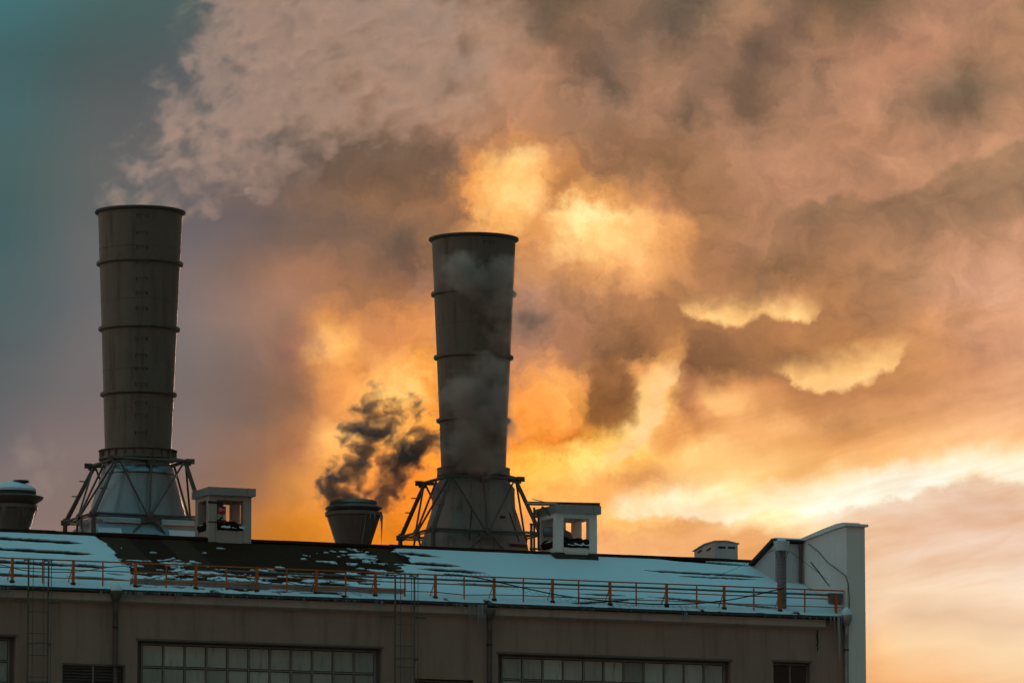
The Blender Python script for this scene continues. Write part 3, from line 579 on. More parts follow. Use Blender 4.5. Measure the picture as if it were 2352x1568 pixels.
# ------------------------------------------------------------------ chimneys
def circ(r, z, k, n=64): return [(r*math.cos(2*math.pi*i/n), r*math.sin(2*math.pi*i/n), z) for i in range(n)]
def rsq(hu, hn, z, n=64, p=8.0):
    out = []
    for i in range(n):
        t = 2*math.pi*i/n; c, s = math.cos(t), math.sin(t); k = (abs(c)**p+abs(s)**p)**(-1/p); out.append((hu*c*k, hn*s*k, z))
    return out
def loft(mb, rings):
    n = len(rings[0]); mb.add([v for r_ in rings for v in r_], [(j*n+i, j*n+(i+1) % n, (j+1)*n+(i+1) % n, (j+1)*n+i) for j in range(len(rings)-1) for i in range(n)])
NC = 10.0
def chimney(label, cx, ytop, rtop, rings, ybot, rbot, yring0, yring1, rring, top, low, hood, smat, hmat, rung_x, rung_ys):
    k = 1/ppm(cx, NC); cu = at(cx, ybot, NC)[0]; zb = roofz(NC)
    Z = lambda y: at(cx, y, NC)[1]-zb
    t = thing('chimney', label, 'chimney', (cu, NC, zb), 'flared steel chimneys behind the roof ridge')
    zt, zbt = Z(ytop), Z(ybot); rt, rb = rtop*k, rbot*k
    rad = lambda z: rb + (rt-rb)*((z-zbt)/(zt-zbt))**1.08
    pr = []
    N_ = 60
    for i in range(N_+1):
        z = zbt+(zt-zbt)*i/N_; pr.append((rad(z), z))
    m = MB(); m.lathe(pr + [(rad(zt)-.03, zt), (rad(zt-2.5)-.04, zt-2.5), (.01, zt-2.6)], 96)
    for f in (.17, .33, .62, .84):          # welded plate seams
        z = zbt+(zt-zbt)*f; r_ = rad(z); m.lathe([(r_+.001, z-.012), (r_+.010, z-.006), (r_+.010, z+.006), (r_+.001, z+.012)], 96)
    sh = m.build('stack', smat, t)
    r_ = rad(zt)
    MB().lathe([(r_-.02, zt-.10), (r_+.06, zt-.06), (r_+.115, zt-.02), (r_+.12, zt+.035), (r_+.02, zt+.04), (r_-.03, zt+.03)], 96).build('rim', M['steel'], t)
    for y in rings:
        z = Z(y); r_ = rad(z)
        MB().lathe([(r_-.01, z-.10), (r_+.02, z-.09), (r_+.045, z-.06), (r_+.115, z-.04), (r_+.12, z+.05), (r_+.05, z+.06), (r_-.01, z+.07)], 96).build('band', smat, t)
    # access rungs: a handle bowed out from the shell
    for (x, y) in rung_ys:
        z = Z(y); r_ = rad(z); a = math.asin(max(-1, min(1, (x-cx)*k/r_))) ; hw = .24
        base = -math.pi/2 - TH + a
        e = MB(); ps = []
        for da, out in ((-hw/r_/2, 0), (-hw/r_/2, .13), (hw/r_/2, .13), (hw/r_/2, 0)):
            aa = base+da*1.6; ps.append(((r_+out)*math.cos(aa), (r_+out)*math.sin(aa), z - (.09 if out == 0 else 0)))
        for p, q_ in zip(ps, ps[1:]): e.tube(p, q_, .017, 6)
        e.build('rung', M['steel'], sh)
    # stiffened ring at the foot of the stack
    z0, z1 = Z(yring1), Z(yring0); r_ = rring*k
    m = MB(); m.lathe([(rb-.02, z1-.02), (r_, z1-.015), (r_+.02, z1-.005), (r_+.02, z1+.02), (rb-.02, z1+.03)], 96)
    m.lathe([(rb+.14, z1-.02), (rb+.16, z0), (rb+.12, z0-.05)], 96); m.lathe([(rb, z0+.03), (r_+.01, z0+.02), (r_+.01, z0-.02), (rb, z0-.03)], 96)
    for i in range(24):
        a = 2*math.pi*i/24+.1; c, s = math.cos(a), math.sin(a)
        m.add([(c*(rb+.1)-s*.012, s*(rb+.1)+c*.012, z0), (c*(r_-.005)-s*.012, s*(r_-.005)+c*.012, z0+.02), (c*(r_-.005)-s*.012, s*(r_-.005)+c*.012, z1-.02), (c*(rb+.1)-s*.012, s*(rb+.1)+c*.012, z1),
               (c*(rb+.1)+s*.012, s*(rb+.1)-c*.012, z0), (c*(r_-.005)+s*.012, s*(r_-.005)-c*.012, z0+.02), (c*(r_-.005)+s*.012, s*(r_-.005)-c*.012, z1-.02), (c*(rb+.1)+s*.012, s*(rb+.1)-c*.012, z1)],
              [(0, 1, 2, 3), (7, 6, 5, 4), (1, 5, 6, 2)])
    m.build('base_ring', smat, t)
    # hood under the stack
    m = MB()
    if hood == 'cone':
        za, zc = Z(1076), Z(1192); ra, rc_ = 80*k, 116*k
        el_ = lambda a, b, z: [(a*math.cos(2*math.pi*i/64), b*math.sin(2*math.pi*i/64), z) for i in range(64)]
        loft(m, [el_(rb*.98, rb*.98, z0), el_(rb*.98, rb*.98, za+.02), el_(ra, ra*.97, za), el_(rc_, rc_*.79, zc), el_(rc_+.02, rc_*.8, zc-.05)]); m.build('hood', hmat, t)
        MB().lathe([(ra+.012, za-.005), (ra+.03, za-.02), (ra+.085, za-.24), (ra+.075, za-.25)], 96).build('collar', M['zinc'], t)
        hn = rc_*.80; hp = MB(); loft(hp, [rsq(rc_+.02, hn, zc-.04, p=7), rsq(rc_+.06, hn+.02, zc-.32, p=9), rsq(rc_+.22, hn+.10, zc-.36, p=12), rsq(rc_+.24, hn+.11, zc-.50, p=14), rsq(rc_+.52, hn+.42, zc-.95, p=20), rsq(rc_+.54, hn+.44, -.4, p=20)])
        hb = hp.build('hood_base', M['zinc'], t)
        s_ = MB(); w_ = rc_+.03; y_ = hn+.02
        for (ua, ub, zz_) in ((-w_*.95, -.25, zc-.15), (.42, w_*.9, zc-.17)):
            s_.prism([(-y_-.09, zz_-.17), (-y_-.10, zz_-.10), (-y_-.06, zz_-.02), (-y_+.0, zz_+.04), (-y_+.04, zz_-.16)], 'u', ua, ub)
        for (ua, ub) in ((-w_*1.1, -w_*.62), (w_*.35, w_*.95)): s_.prism([(-y_-.42, zc-.93), (-y_-.38, zc-.84), (-y_-.13, zc-.52), (-y_-.10, zc-.56)], 'u', ua, ub)
        s_.build('snow_cover', M['snow'], hb)
        pn = MB(); pn.box((-w_*.75, -y_-.50, zc-.98), (-.1, -y_-.34, zc-.84)); pn.build('hatch', M['capmetal'], hb)
    else:
        za = Z(1102); h0u, hz = 114*k/math.cos(0)*1.0, Z(1262)
        rr0 = 78*k; hu = 1.72
        loft(m, [circ(rb*.98, z0, 0), circ(rr0, za, 0), rsq(rr0*1.16, rr0*1.04, za-.35, p=3), rsq(hu*.78, hu*.69, za-1.1, p=7), rsq(hu, hu*.86, hz, p=12), rsq(hu*1.18, hu*1.0, -.4, p=12)]); hb = m.build('hood', hmat, t)
        s2 = MB(); hf = lambda z: hu*.69+hu*.17*(za-1.1-z)/(za-1.1-hz)
        for (ua, za_, ub, zb_) in ((-.55, za-1.2, -.75, hz+.2), (-.1, za-.7, -.1, hz+.1), (.5, za-.9, .6, hz+.1), (-.9, za-2.0, 1.0, za-2.0), (.95, za-1.3, 1.25, hz+.2)):
            ps = [(ua+(ub-ua)*i/12, -hf(za_+(zb_-za_)*i/12)-.006 + (.05 if za_ > za-1.1 else 0), za_+(zb_-za_)*i/12) for i in range(13)]
            s2.path(ps, .022, 5)
        s2.build('seam', M['dark'], hb)
        hh = MB(); z_ = hz+.06; hh.box((.85, -hf(z_)-.05, z_-.05), (1.55, -hf(z_)+.02, z_+.06)); hh.build('hatch', M['dark'], hb)
        hh = MB(); hh.box((.55, -hf(za-1.6)-.04, za-1.52), (.74, -hf(za-1.6)+.05, za-1.44)); hh.build('lug', M['dark'], hb)
    # carrying frame
    (xa, ya), (xb, yb) = top; (xc, yc), (xd, yd) = low
    tn, ln_ = 1.38, 1.66
    ua, zA = at(xa, ya, NC-tn); ub, _ = at(xb, yb, NC-tn); uc, zC = at(xc, yc, NC-ln_); ud = 0
    ua -= cu; ub -= cu; uc -= cu; zA -= zb; zC -= zb
    ud = -uc*.5 + .5*(at(xd, yd, NC-ln_)[0]-cu)
    tr = .062
    fr = MB(); K = [(ua, -tn, zA), (ub, -tn, zA), (ub, tn, zA), (ua, tn, zA)]
    for i in range(4):
        p, q_ = Vector(K[i]), Vector(K[(i+1) % 4]); d_ = (q_-p).normalized()*.14; fr.tube(p-d_, q_+d_, tr, 12)
    for (a, b, c) in K:
        fr.box((a-.02 if a > 0 else a-.30, b-.012, c-.10), (a+.30 if a > 0 else a+.02, b+.012, c+.09)); fr.box((a-.16, b-.02, c-.17), (a+.16, b+.02, c-.04))
    fr.box(((ua+ub)/2-.14, -tn-.03, zA-.20), ((ua+ub)/2+.14, -tn+.03, zA-.04)); fr.box(((ua+ub)/2-.10, -tn-.07, zA-.12), ((ua+ub)/2-.05, -rb-.05, zA+.22)); fr.box(((ua+ub)/2+.05, -tn-.07, zA-.12), ((ua+ub)/2+.10, -rb-.05, zA+.22))
    for a, b in ((ua, -tn), (ub, -tn), (ub, tn), (ua, tn)):
        v = Vector((a, b, 0)); vi = v.normalized()*(rb+.05); fr.tube((a, b, zA+.01), (vi.x, vi.y, z0+.0), .05, 8)
    fr.build('upper_frame', M['steel'], t)
    lf = MB(); L = [(uc, -ln_, zC), (ud, -ln_, zC), (ud, ln_, zC), (uc, ln_, zC)]
    for i in range(4):
        p, q_ = Vector(L[i]), Vector(L[(i+1) % 4]); d_ = (q_-p).normalized()*.12; lf.tube(p-d_, q_+d_, .048, 10)
        mdl = (p+q_)/2; lf.tube(p+Vector((0, 0, -.09)), q_+Vector((0, 0, -.09)), .03, 8)
        ax = (q_-p).normalized(); up = Vector((0, 0, 1)); nn_ = ax.cross(up)
        for s_ in (-1, 1): lf.tube(mdl+nn_*.05*s_+ax*-.0, mdl+nn_*.09*s_, .12, 14)
        c_ = mdl
        lf.add([c_-ax*.33+up*-.06+nn_*.03, c_+ax*.33+up*-.06+nn_*.03, c_+ax*.27+up*-.26+nn_*.03, c_-ax*.27+up*-.26+nn_*.03, c_-ax*.33+up*-.06-nn_*.03, c_+ax*.33+up*-.06-nn_*.03, c_+ax*.27+up*-.26-nn_*.03, c_-ax*.27+up*-.26-nn_*.03],
               [(0, 1, 2, 3), (7, 6, 5, 4), (0, 4, 5, 1), (1, 5, 6, 2), (2, 6, 7, 3), (3, 7, 4, 0)])
    for (a, b, c) in L: lf.tube((a, b, c-.06), (a, b, c+.12), .12, 12, .07); lf.box((a-.16, b-.015, c-.14), (a+.16, b+.015, c+.05))
    lf.build('lower_frame', M['steel'], t)
    for i in range(4):
        p, q_ = Vector(K[i]), Vector(K[(i+1) % 4]); a, b = Vector(L[i]), Vector(L[(i+1) % 4]); mdl = (a+b)/2; tm = (p+q_)/2; dd_ = (q_-p).normalized()
        dn_ = Vector((0, 0, -.06))
        for s0, s1, rr in ((p+dd_*.12, mdl-(b-a).normalized()*.10, .038), (tm, mdl, .040), (q_-dd_*.12, mdl+(b-a).normalized()*.10, .038), (p+dn_, a+(b-a).normalized()*.05, .052), (q_+dn_-dd_*.06, b-(b-a).normalized()*.10, .045)):
            MB().tube(s0+dn_, s1+Vector((0, 0, .05)), rr, 10).build('strut', M['steel'], t)
        foot = (b-a).normalized()*((b-a).length*.42)
        for s_ in (-1, 1):
            gz = roofz(NC+(mdl+foot*s_).y)-zb
            e_ = mdl+foot*s_; MB().tube(mdl+Vector((0, 0, -.2))+foot*s_*.12, (e_.x, e_.y, gz), .042, 8).build('brace', M['steel'], t)
        gz = roofz(NC+a.y)-zb
        MB().tube(a, (a.x, a.y, gz), .085, 12).build('leg', M['steel'], t)
    for f_ in (.28, .55):        # cleats on the left strut pair
        p = Vector(K[3])*(1-f_)+Vector(L[3])*f_; MB().box((p.x-.20, p.y-.03, p.z-.02), (p.x+.12, p.y+.03, p.z+.02)).build('cleat', M['steel'], t)
        p = Vector(K[0])*(1-f_)+Vector(L[0])*f_; MB().box((p.x-.16, p.y-.03, p.z-.02), (p.x+.14, p.y+.03, p.z+.02)).build('cleat', M['steel'], t)
    return t
rl = [(328, y) for y in (507, 547, 580, 613, 651, 683, 718, 786, 824, 854, 890, 932, 961, 1000)]
chimney('flared grey steel chimney with a clean shell and the big steam plume', 317, 489, 98, (607, 757, 907), 1036, 76.5, 1037, 1056, 90,
        ((267, 1051), (429, 1059)), ((215, 1177), (457, 1187)), 'cone', M['stack'], M['zinc'], 328, rl)
chimney('flared dark steel chimney veiled by drifting steam, its square hood matt grey', 1087.5, 551, 97.5, (677, 822, 967), 1076, 75, 1078, 1094, 84,
        ((1034, 1092), (1188, 1099)), ((995, 1213), (1228, 1221)), 'square', M['stack'], M['stack_pale'], 1122, [(1122, y) for y in (567, 612, 1040, 1052)])

# ------------------------------------------------------------------ the two bucket-shaped vents
def vent(label, cx, n_, rtop, ytop, rbot, ybot, snow):
    k = 1/ppm(cx, n_); cu = at(cx, ytop, n_)[0]; Zb = roofz(n_); Z = lambda y: at(cx, y, n_)[1]-Zb
    t = thing('roof_vent', label, 'vent', (cu, n_, Zb), 'bucket shaped steel roof vents')
    zt, zb = Z(ytop), min(Z(ybot), 0)
    r1, r0 = rtop*k, rbot*k; s = (r1-r0)/(zt-Z(ybot)); rz = r1-s*(zt+.3)
    sides = 12 if not snow else 72
    m = MB(); m.lathe([(.33, -.3), (.33, zt-(r1-.33)/s), (r1-.06, zt-.16), (r1, zt-.13), (r1+.02, zt), (r1-.12, zt+.02)], sides); m.build('bucket', M['vent'], t)
    if not snow:
        m = MB(); m.lathe([(r1-.22, zt+.02), (r1-.10, zt+.05), (r1+.02, zt+.16), (r1-.14, zt+.25), (r1-.2, zt+.27), (r1-.17, zt+.33), (r1-.2, zt+.43), (r1-.5, zt+.47), (.02, zt+.48)], 12); m.build('lip', M['vent'], t)
        e = MB()
        for a_, L in ((-.55, 1.2), (-.3, .5), (-.4, .75), (-.62, .6), (-.2, .4), (-1.1, .35), (-1.3, .25), (-.7, .3)):
            x, y = r1*math.cos(a_-TH*0), r1*math.sin(a_); e.tube((x, y, zt-.08), (x, y, zt-.08-L), .032, 6, .003)
        a_ = -1.45; e.tube((r1*.985*math.cos(a_), r1*.985*math.sin(a_), zt-.1), (r0*1.02*math.cos(a_), r0*1.02*math.sin(a_), Z(ybot)), .016, 5, .02)
        e.build('ice', M['ice'], t)
    else:
        m = MB(); m.lathe([(r1-.10, zt+.02), (r1+.19, zt+.22), (r1+.22, zt+.31), (r1+.02, zt+.36), (r1-.0, zt+.34)], 18); m.build('lip', M['vent'], t)
        MB().lathe([(r1-.03, zt+.34), (r1-.06, zt+.52), (.02, zt+.55)], 48).build('throat', M['dark'], t)
        m = MB(); m.lathe([(r1-.05, zt+.50), (r1-.04, zt+.58), (r1-.12, zt+.66), (r1-.45, zt+.80), (r1*.25, zt+.86), (.02, zt+.86)], 40); sc_ = m.build('snow_cap', M['snow'], t)
        MB().lathe([(.30, zt+.83), (.28, zt+.90), (.02, zt+.91)], 20, c=(.25, -.2)).build('bolt_plate', M['dark'], t)
        e = MB()
        for i in range(18):
            a_ = -math.pi/2+random.uniform(-.9, 1.2); e.tube(((r1-.0)*math.cos(a_), (r1-.0)*math.sin(a_), zt-.02), ((r1-.08)*math.cos(a_), (r1-.08)*math.sin(a_), zt-random.uniform(.25, .6)), .022, 5, .003)
        e.build('ice', M['ice'], t)
    return t
vent('round vent under a thick snow cap, at the left edge of the view', 28, 9.5, 58, 1161, 34, 1240, True)
vent('icicle hung steaming vent standing between the two chimneys', 812, 9.5, 66, 1177, 41, 1252, False)

# ------------------------------------------------------------------ masonry ventilation cabins astride the ridge
def cabin(label, xl_, xr_, ycap0, ycap1, xlp, xrp, dep, ybase, wallmat, debris, ph, cat='cabin'):
    # front cap corners at picture x xl_/xr_, cap top/bottom ycap0/ycap1 at the left one; depth is square
    nf = at_roof((xlp+xrp)/2, ybase)[1]
    u0, zt = at(xl_, ycap0, nf-.15); u1, _ = at(xr_, ycap0, nf-.15); _, zc = at(xl_, ycap1, nf-.15)
    Zb = at((xlp+xrp)/2, ybase, nf)[1]-.1
    t = thing('ventilation_cabin', label, cat, (u0, nf, Zb), 'masonry ventilation cabins on the ridge')
    W_ = u1-u0; D = W_*dep; zt -= Zb; zc -= Zb
    m = MB(); m.box((0, -.15, zc), (W_, D, zt)); cp = m.build('cap', M['capmetal'], t)
    pl, pr = at(xlp, 1200, nf)[0]-u0, at(xrp, 1200, nf)[0]-u0; pw = .30
    back = D-.2
    z0 = -.9
    for (a, b) in ((pl, 0), (pr-pw, 0)): MB().box((a, b-.012, -.25), (a+pw, b+.3, zc-.16)).build('pillar', wallmat, t)
    for (a, b) in ((pl, back-.3), (pr-pw, back-.3)): MB().box((a, b, -.3), (a+pw, b+.3, zc-.16)).build('pillar', wallmat, t)
    b = MB(); b.box((pl, -.003, zc-.16), (pr, .3, zc-.003)); b.box((pl, back-.3, zc-.16), (pr, back+.003, zc-.003)); b.box((pl, .3, zc-.16), (pl+.28, back-.3, zc-.003)); b.box((pr-.28, .3, zc-.16), (pr, back-.3, zc-.003)); b.build('beam', wallmat, t)
    MB().box((pl+pw+.002, back-.26, -.3), (pr-pw-.32, back-.06, zc-.16)).build('back_wall', wallmat, t)
    par = .56
    p_ = MB(); p_.box((pl+pw, .03, -.25), (pr-pw, .25, par)); p_.box((pl+.03, .3, -.3), (pl+.25, back-.3, par)); p_.box((pr-.25, .3, -.3), (pr-.03, back-.3, par)); p_.build('parapet', wallmat, t)
    pb = MB(); pb.box((pl-.03, -.035, z0), (pr+.03, back+.03, ph-.03))
    for a in (pl-.04, pr-pw-.02): pb.box((a, -.06, z0), (a+pw+.06, .34, ph+.02))
    pb.build('plinth', M['brace'], t)
    # sodden insulation heaped on the parapet
    d = MB(); rr = random.Random(debris)
    def lump(c, s):
        vs = []; fs = []; S, T_ = 9, 6
        for j in range(T_+1):
            for i in range(S):
                th, ph = 2*math.pi*i/S, math.pi*j/T_; kx = rr.uniform(.75, 1.2)
                vs.append((c[0]+s[0]*math.sin(ph)*math.cos(th)*kx, c[1]+s[1]*math.sin(ph)*math.sin(th)*kx, c[2]+s[2]*math.cos(ph)*kx))
        for j in range(T_):
            for i in range(S): fs.append((j*S+i, j*S+(i+1) % S, (j+1)*S+(i+1) % S, (j+1)*S+i))
        d.add(vs, fs)
    for i in range(7): lump((pl+pw+.12+(pr-pl-2*pw-.2)*i/6, .14+rr.uniform(-.03, .05), par+.10+rr.uniform(-.02, .05)), (.20, .17, .14+rr.uniform(0, .05)))
    for i in range(5): lump((pl+pw+.2+(pr-pl-2*pw-.4)*i/4, .55, par+.22+rr.uniform(-.05, .08)), (.22, .2, .16))
    for i in range(6): lump((pl+.10+rr.uniform(-.06, .04), .42+(back-.85)*i/5, par+.12+rr.uniform(-.03, .06)), (.16, .2, .16))
    dm = d.build('insulation', M['wool'], t, smooth=False)
    s = MB(); 
    for i in range(3):
        a = pl+pw+.15+i*(pr-pl-2*pw)/3.4; s.add([(a, -.045, par+.10), (a+.28, -.05, par+.07), (a+.34, -.01, par+.16), (a+.22, .05, par+.205), (a+.04, .04, par+.20), (a, -.0, par+.15)], [(0, 1, 2, 3, 4, 5)])
    s.add([(pl-.06, .5, par+.20), (pl-.05, 1.0, par+.22), (pl+.08, 1.0, par+.30), (pl+.08, .5, par+.27)], [(0, 1, 2, 3)])
    s.build('snow_streak', M['snow'], t)
    return t, u0, nf, Zb, dict(pl=pl, pr=pr, pw=pw, par=par, zc=zc, zt=zt, W=W_, D=D, back=back)
c1 = cabin('square masonry cabin with a red cabinet inside, beside the plume chimney', 479.5, 588, 1117, 1135, 480, 577, .95, 1247, M['cabin2'], 3, .10)
c2 = cabin('pale masonry cabin with steel beams lying on its cap, right of the second chimney', 1279, 1381, 1157, 1176, 1277, 1371, 1.08, 1286, M['cabin'], 8, .34)
t1, cu1, nf1, zb1, g1 = c1; print('cabins', nf1, c2[2])
# red hydrant cabinet strapped inside the first cabin, facing out, with its sign
xa = at(517, 1200, nf1)[0]
hc = thing('hydrant_cabinet', 'narrow red fire hydrant cabinet with white sign inside the left cabin', 'cabinet', (xa-.02, nf1+.42, at(517, 1213, nf1+.4)[1]))
m = MB(); m.box((-.30, 0, 0), (.16, .5, .78)); m.box((-.17, -.10, .0), (.16, 0, .70)); m.build('cabinet_box', M['red'], hc)
m = MB(); m.box((-.155, -.112, .30), (.155, -.102, .50)); m.build('number_plate', M['signwhite'], hc)
m = MB(); m.box((-.155, -.112, .502), (.155, -.102, .78)); sp = m.build('hose_sign', M['signred'], hc)
m = MB(); m.box((-.11, -.118, .60), (.0, -.113, .73)); m.box((0, -.118, .655), (.06, -.113, .675)); m.lathe([(.0001, .0)], 3) if False else None
m.box((.06, -.118, .64), (.115, -.113, .69)); m.box((-.11, -.118, .54), (-.095, -.113, .60)); m.build('hose_symbol', M['signwhite'], sp)
def text(body, size, loc, parent, name):
    cu = bpy.data.curves.new(name, 'FONT'); cu.body = body; cu.size = size; cu.align_x = 'CENTER'; cu.extrude = .002
    o = bpy.data.objects.new(name, cu); COL.objects.link(o); bpy.context.view_layer.update()
    me = bpy.data.meshes.new_from_object(o.evaluated_get(bpy.context.evaluated_depsgraph_get())); bpy.data.objects.remove(o); me.name = name
    me.materials.clear(); me.materials.append(M['ink']); q = bpy.data.objects.new(name, me); COL.objects.link(q); q.parent = parent
    q.location = loc; q.rotation_euler = (math.pi/2, 0, 0); return q
text('ПК', .12, (0, -.116, .415), hc, 'lettering'); text('43к', .09, (0, -.116, .325), hc, 'lettering')
# bands on its pillars
m = MB(); z_ = at(500, 1186, nf1)[1]-zb1; a = g1['pl']
st = MB(); st.box((a-.05, -.03, 1.50), (a+.52, -.004, 1.58)); st.box((a+.32, -.02, 1.40), (a+.50, .03, 1.50)); st.build('strap', M['dark'], t1)
st = MB(); st.box((a-.03, -.03, .82), (a+.38, -.004, .86)); st.tube((a+.30, -.03, .85), (a+.48, -.05, 1.02), .04, 6); st.build('strap', M['dark'], t1)
# duct stub, beams and drop pipe of the second cabin
t2, cu2, nf2, zb2, g2 = c2
ub_, zb_ = at(1214, 1147, nf2+1.5); ue_, ze_ = at(1381, 1155, nf2+.3)
bm_ = thing('steel_beam', 'rusty steel beam lying across the right cabin cap', 'beam', (ue_, nf2+.3, g2['zt']+zb2))
B = Vector((ub_-ue_, 1.1, .10)); m = MB()
def bar(mb, p, q_, w, h):
    p, q_ = Vector(p), Vector(q_); d = (q_-p).normalized(); s_ = d.cross(Vector((0, 0, 1))).normalized()*w; up = Vector((0, 0, h))
    mb.add([p-s_, p+s_, q_+s_, q_-s_, p-s_+up, p+s_+up, q_+s_+up, q_-s_+up], [(0, 3, 2, 1), (4, 5, 6, 7), (0, 1, 5, 4), (1, 2, 6, 5), (2, 3, 7, 6), (3, 0, 4, 7)])
bar(m, (-.05, 0, .03), (-.05+B.x, B.y, .10), .07, .018); bar(m, (-.05, 0, .05), (-.05+B.x, B.y, .12), .012, .09); bar(m, (-.05, 0, .145), (-.05+B.x, B.y, .21), .07, .018); m.build('beam_bar', M['steel'], bm_)
sb = thing('steel_angle', 'short snow dusted bracket jutting left from the right cabin cap', 'bracket', (cu2, nf2+.7, zb2+g2['zt']))
m = MB(); bar(m, (.35, 0, .04), (-.75, .35, .05), .05, .05); bar(m, (.3, .3, .06), (-.72, .55, .19), .04, .03); bar(m, (.1, .2, .14), (-.45, .4, .28), .03, .02); m.build('angle_bar', M['steel'], sb)
m = MB(); bar(m, (.33, -.02, .095), (-.70, .33, .105), .055, .03); m.build('snow_cover', M['snow'], sb)
dp = thing('duct_stub', 'grey round duct stub poking out of the right cabin', 'duct', (cu2+g2['pl'], nf2+.55, zb2))
m = MB(); ps = [(-.12, .25, 1.18), (.05, .15, 1.18), (.4, .1, 1.17), (.72, .1, 1.05), (.85, .1, .7)]; m.path(ps, .19, 18); m.tube((-.14, .26, 1.18), (-.10, .24, 1.18), .2, 18, .2); m.build('duct_pipe', M['flue'], dp)
MB().tube((-.150, .265, 1.18), (-.141, .26, 1.18), .165, 18).build('duct_mouth', M['void'], dp)
dr = thing('drop_pipe', 'thin bent pipe dropping from the right cabin cap', 'pipe', (cu2, nf2+.4, zb2))
m = MB(); m.path([(-.25, .3, g2['zt']-.02), (-.08, .2, g2['zt']-.12), (.10, .1, g2['zt']-.45), (.16, .05, g2['zt']-.8), (.16, .05, g2['zt']-1.15)], .035, 8); m.tube((-.2, .3, g2['zt']), (.45, -.05, g2['zt']-1.0), .018, 6); m.build('pipe_run', M['steel'], dr)
ps_ = thing('steel_post', 'dark steel uprights between the second chimney and the right cabin', 'post', (cu2-.32, nf2+1.2, zb2))
m = MB(); m.box((-.03, 0, -.3), (.03, .06, g2['zt'])); m.box((.14, 0, .6), (.20, .06, g2['zt']-.1)); m.box((-.16, -.02, .2), (-.08, .04, 1.5)); m.box((-.2, -.04, 1.45), (.2, 0, 1.52)); m.box((-.2, -.04, .55), (.25, 0, .62)); m.build('upright', M['steel'], ps_)

# ------------------------------------------------------------------ tin ventilator and stair head on the roof
n_ = 7.2; u0, zt = at(1643, 1240, n_); u1, _ = at(1692, 1249, n_); _, zb_ = at(1645, 1292, n_)
tv = thing('tin_ventilator', 'small grey tin ventilator with arched top and dark slots', 'ventilator', (u0, n_, zb_-.3))
wv, dv, hv = (u1-u0)*1.05, 1.9, zt-zb_+.3
ub = at(1600, 1262, n_+1.9)[0]
m = MB(); rad_ = []
arc = lambda t: hv-.18+.16*math.sin(math.pi*t)
k = 12
vs = [(wv*i/k, 0, arc(i/k*.5+.5)) for i in range(k+1)]
poly = [(0, 0), (wv, 0), (wv, hv-.2), (0, hv-.10)]
m.add([(0, 0, 0), (wv, 0, 0), (wv, dv, 0), (0, dv, 0), (0, 0, hv-.05), (wv*.5, 0, hv-.03), (wv, 0, hv-.12), (wv, dv, hv-.30), (wv*.5, dv, hv-.22), (0, dv, hv-.24), (0, dv*.5, hv-.09), (wv, dv*.5, hv-.16)],
      [(0, 1, 6, 5, 4), (3, 0, 4, 10, 9), (1, 2, 7, 11, 6), (2, 3, 9, 8, 7), (0, 3, 2, 1)]); m.build('body', M['greytin'], tv)
m = MB(); m.add([(-.04, -.05, hv-.05), (wv*.5, -.05, hv-.025), (wv+.05, -.05, hv-.115), (wv+.05, dv*.5, hv-.15), (wv+.05, dv+.06, hv-.31), (wv*.5, dv+.06, hv-.21), (-.05, dv+.08, hv-.25), (-.05, dv*.5, hv-.08),
             (-.04, -.05, hv-.01), (wv*.5, -.05, hv+.015), (wv+.05, -.05, hv-.075), (wv+.05, dv*.5, hv-.11), (wv+.05, dv+.06, hv-.27), (wv*.5, dv+.06, hv-.17), (-.05, dv+.08, hv-.21), (-.05, dv*.5, hv-.04), (wv*.5, dv*.5, hv+.03), (wv*.5, dv*.5, hv-.04)],
      [(8, 9, 16, 15), (9, 10, 11, 16), (16, 11, 12, 13), (15, 16, 13, 14), (0, 7, 17, 1), (1, 17, 3, 2), (17, 5, 4, 3), (7, 6, 5, 17), (0, 1, 9, 8), (1, 2, 10, 9), (2, 3, 11, 10), (3, 4, 12, 11), (4, 5, 13, 12), (5, 6, 14, 13), (6, 7, 15, 14), (7, 0, 8, 15)]); m.build('lid', M['greytin'], tv)
for a in (wv*.12, wv*.56): MB().box((a, -.012, hv-.30), (a+wv*.32, -.004, hv-.22)).build('slot', M['void'], tv)
for b in (dv*.2, dv*.62): 
    m = MB(); m.add([(-.006, b, hv-.30), (-.006, b+dv*.22, hv-.36), (-.006, b+dv*.22, hv-.28), (-.006, b, hv-.22)], [(0, 1, 2, 3)]); m.build('slot', M['void'], tv)

nd = 3.55
ud0, zd1 = at(1781, 1247, nd); _, zd0 = at(1781, 1346, nd); ud1 = FW0-.02
zd_lo = zd0-.5
sh = thing('stair_head', 'grey sheet clad stair head with sloping roof against the white end wall', 'stair head', (ud0, nd, zd_lo))
wd_, Hd = ud1-ud0, zd1-zd_lo
dpt = 2.35; hb_ = Hd-.85
m = MB(); m.prism([(0, 0), (0, Hd), (.02, Hd), (dpt, hb_), (dpt, 0)], 'u', 0, wd_); m.build('wall_cladding', M['greytin'], sh, smooth=False)
m = MB(); m.prism([(-.22, Hd+.06), (-.22, Hd+.14), (.0, Hd+.17), (dpt+.2, hb_+.08), (dpt+.2, hb_-.02), (.0, Hd+.05)], 'u', -.16, wd_); rr_ = m.build('roof', M['dark'], sh, smooth=False)
m = MB(); m.prism([(-.2, Hd+.142), (-.12, Hd+.20), (.1, Hd+.19), (dpt+.1, hb_+.16), (dpt+.1, hb_+.085), (0, Hd+.172)], 'u', -.06, wd_); m.build('snow_cover', M['snow'], rr_)
m = MB(); m.prism([(-.02, .30), (-.02, .52), (dpt, .52+SL*dpt+.12), (dpt, .42+SL*dpt-.1)], 'u', -.035, -.004); m.build('flashing', M['brace'], sh, smooth=False)
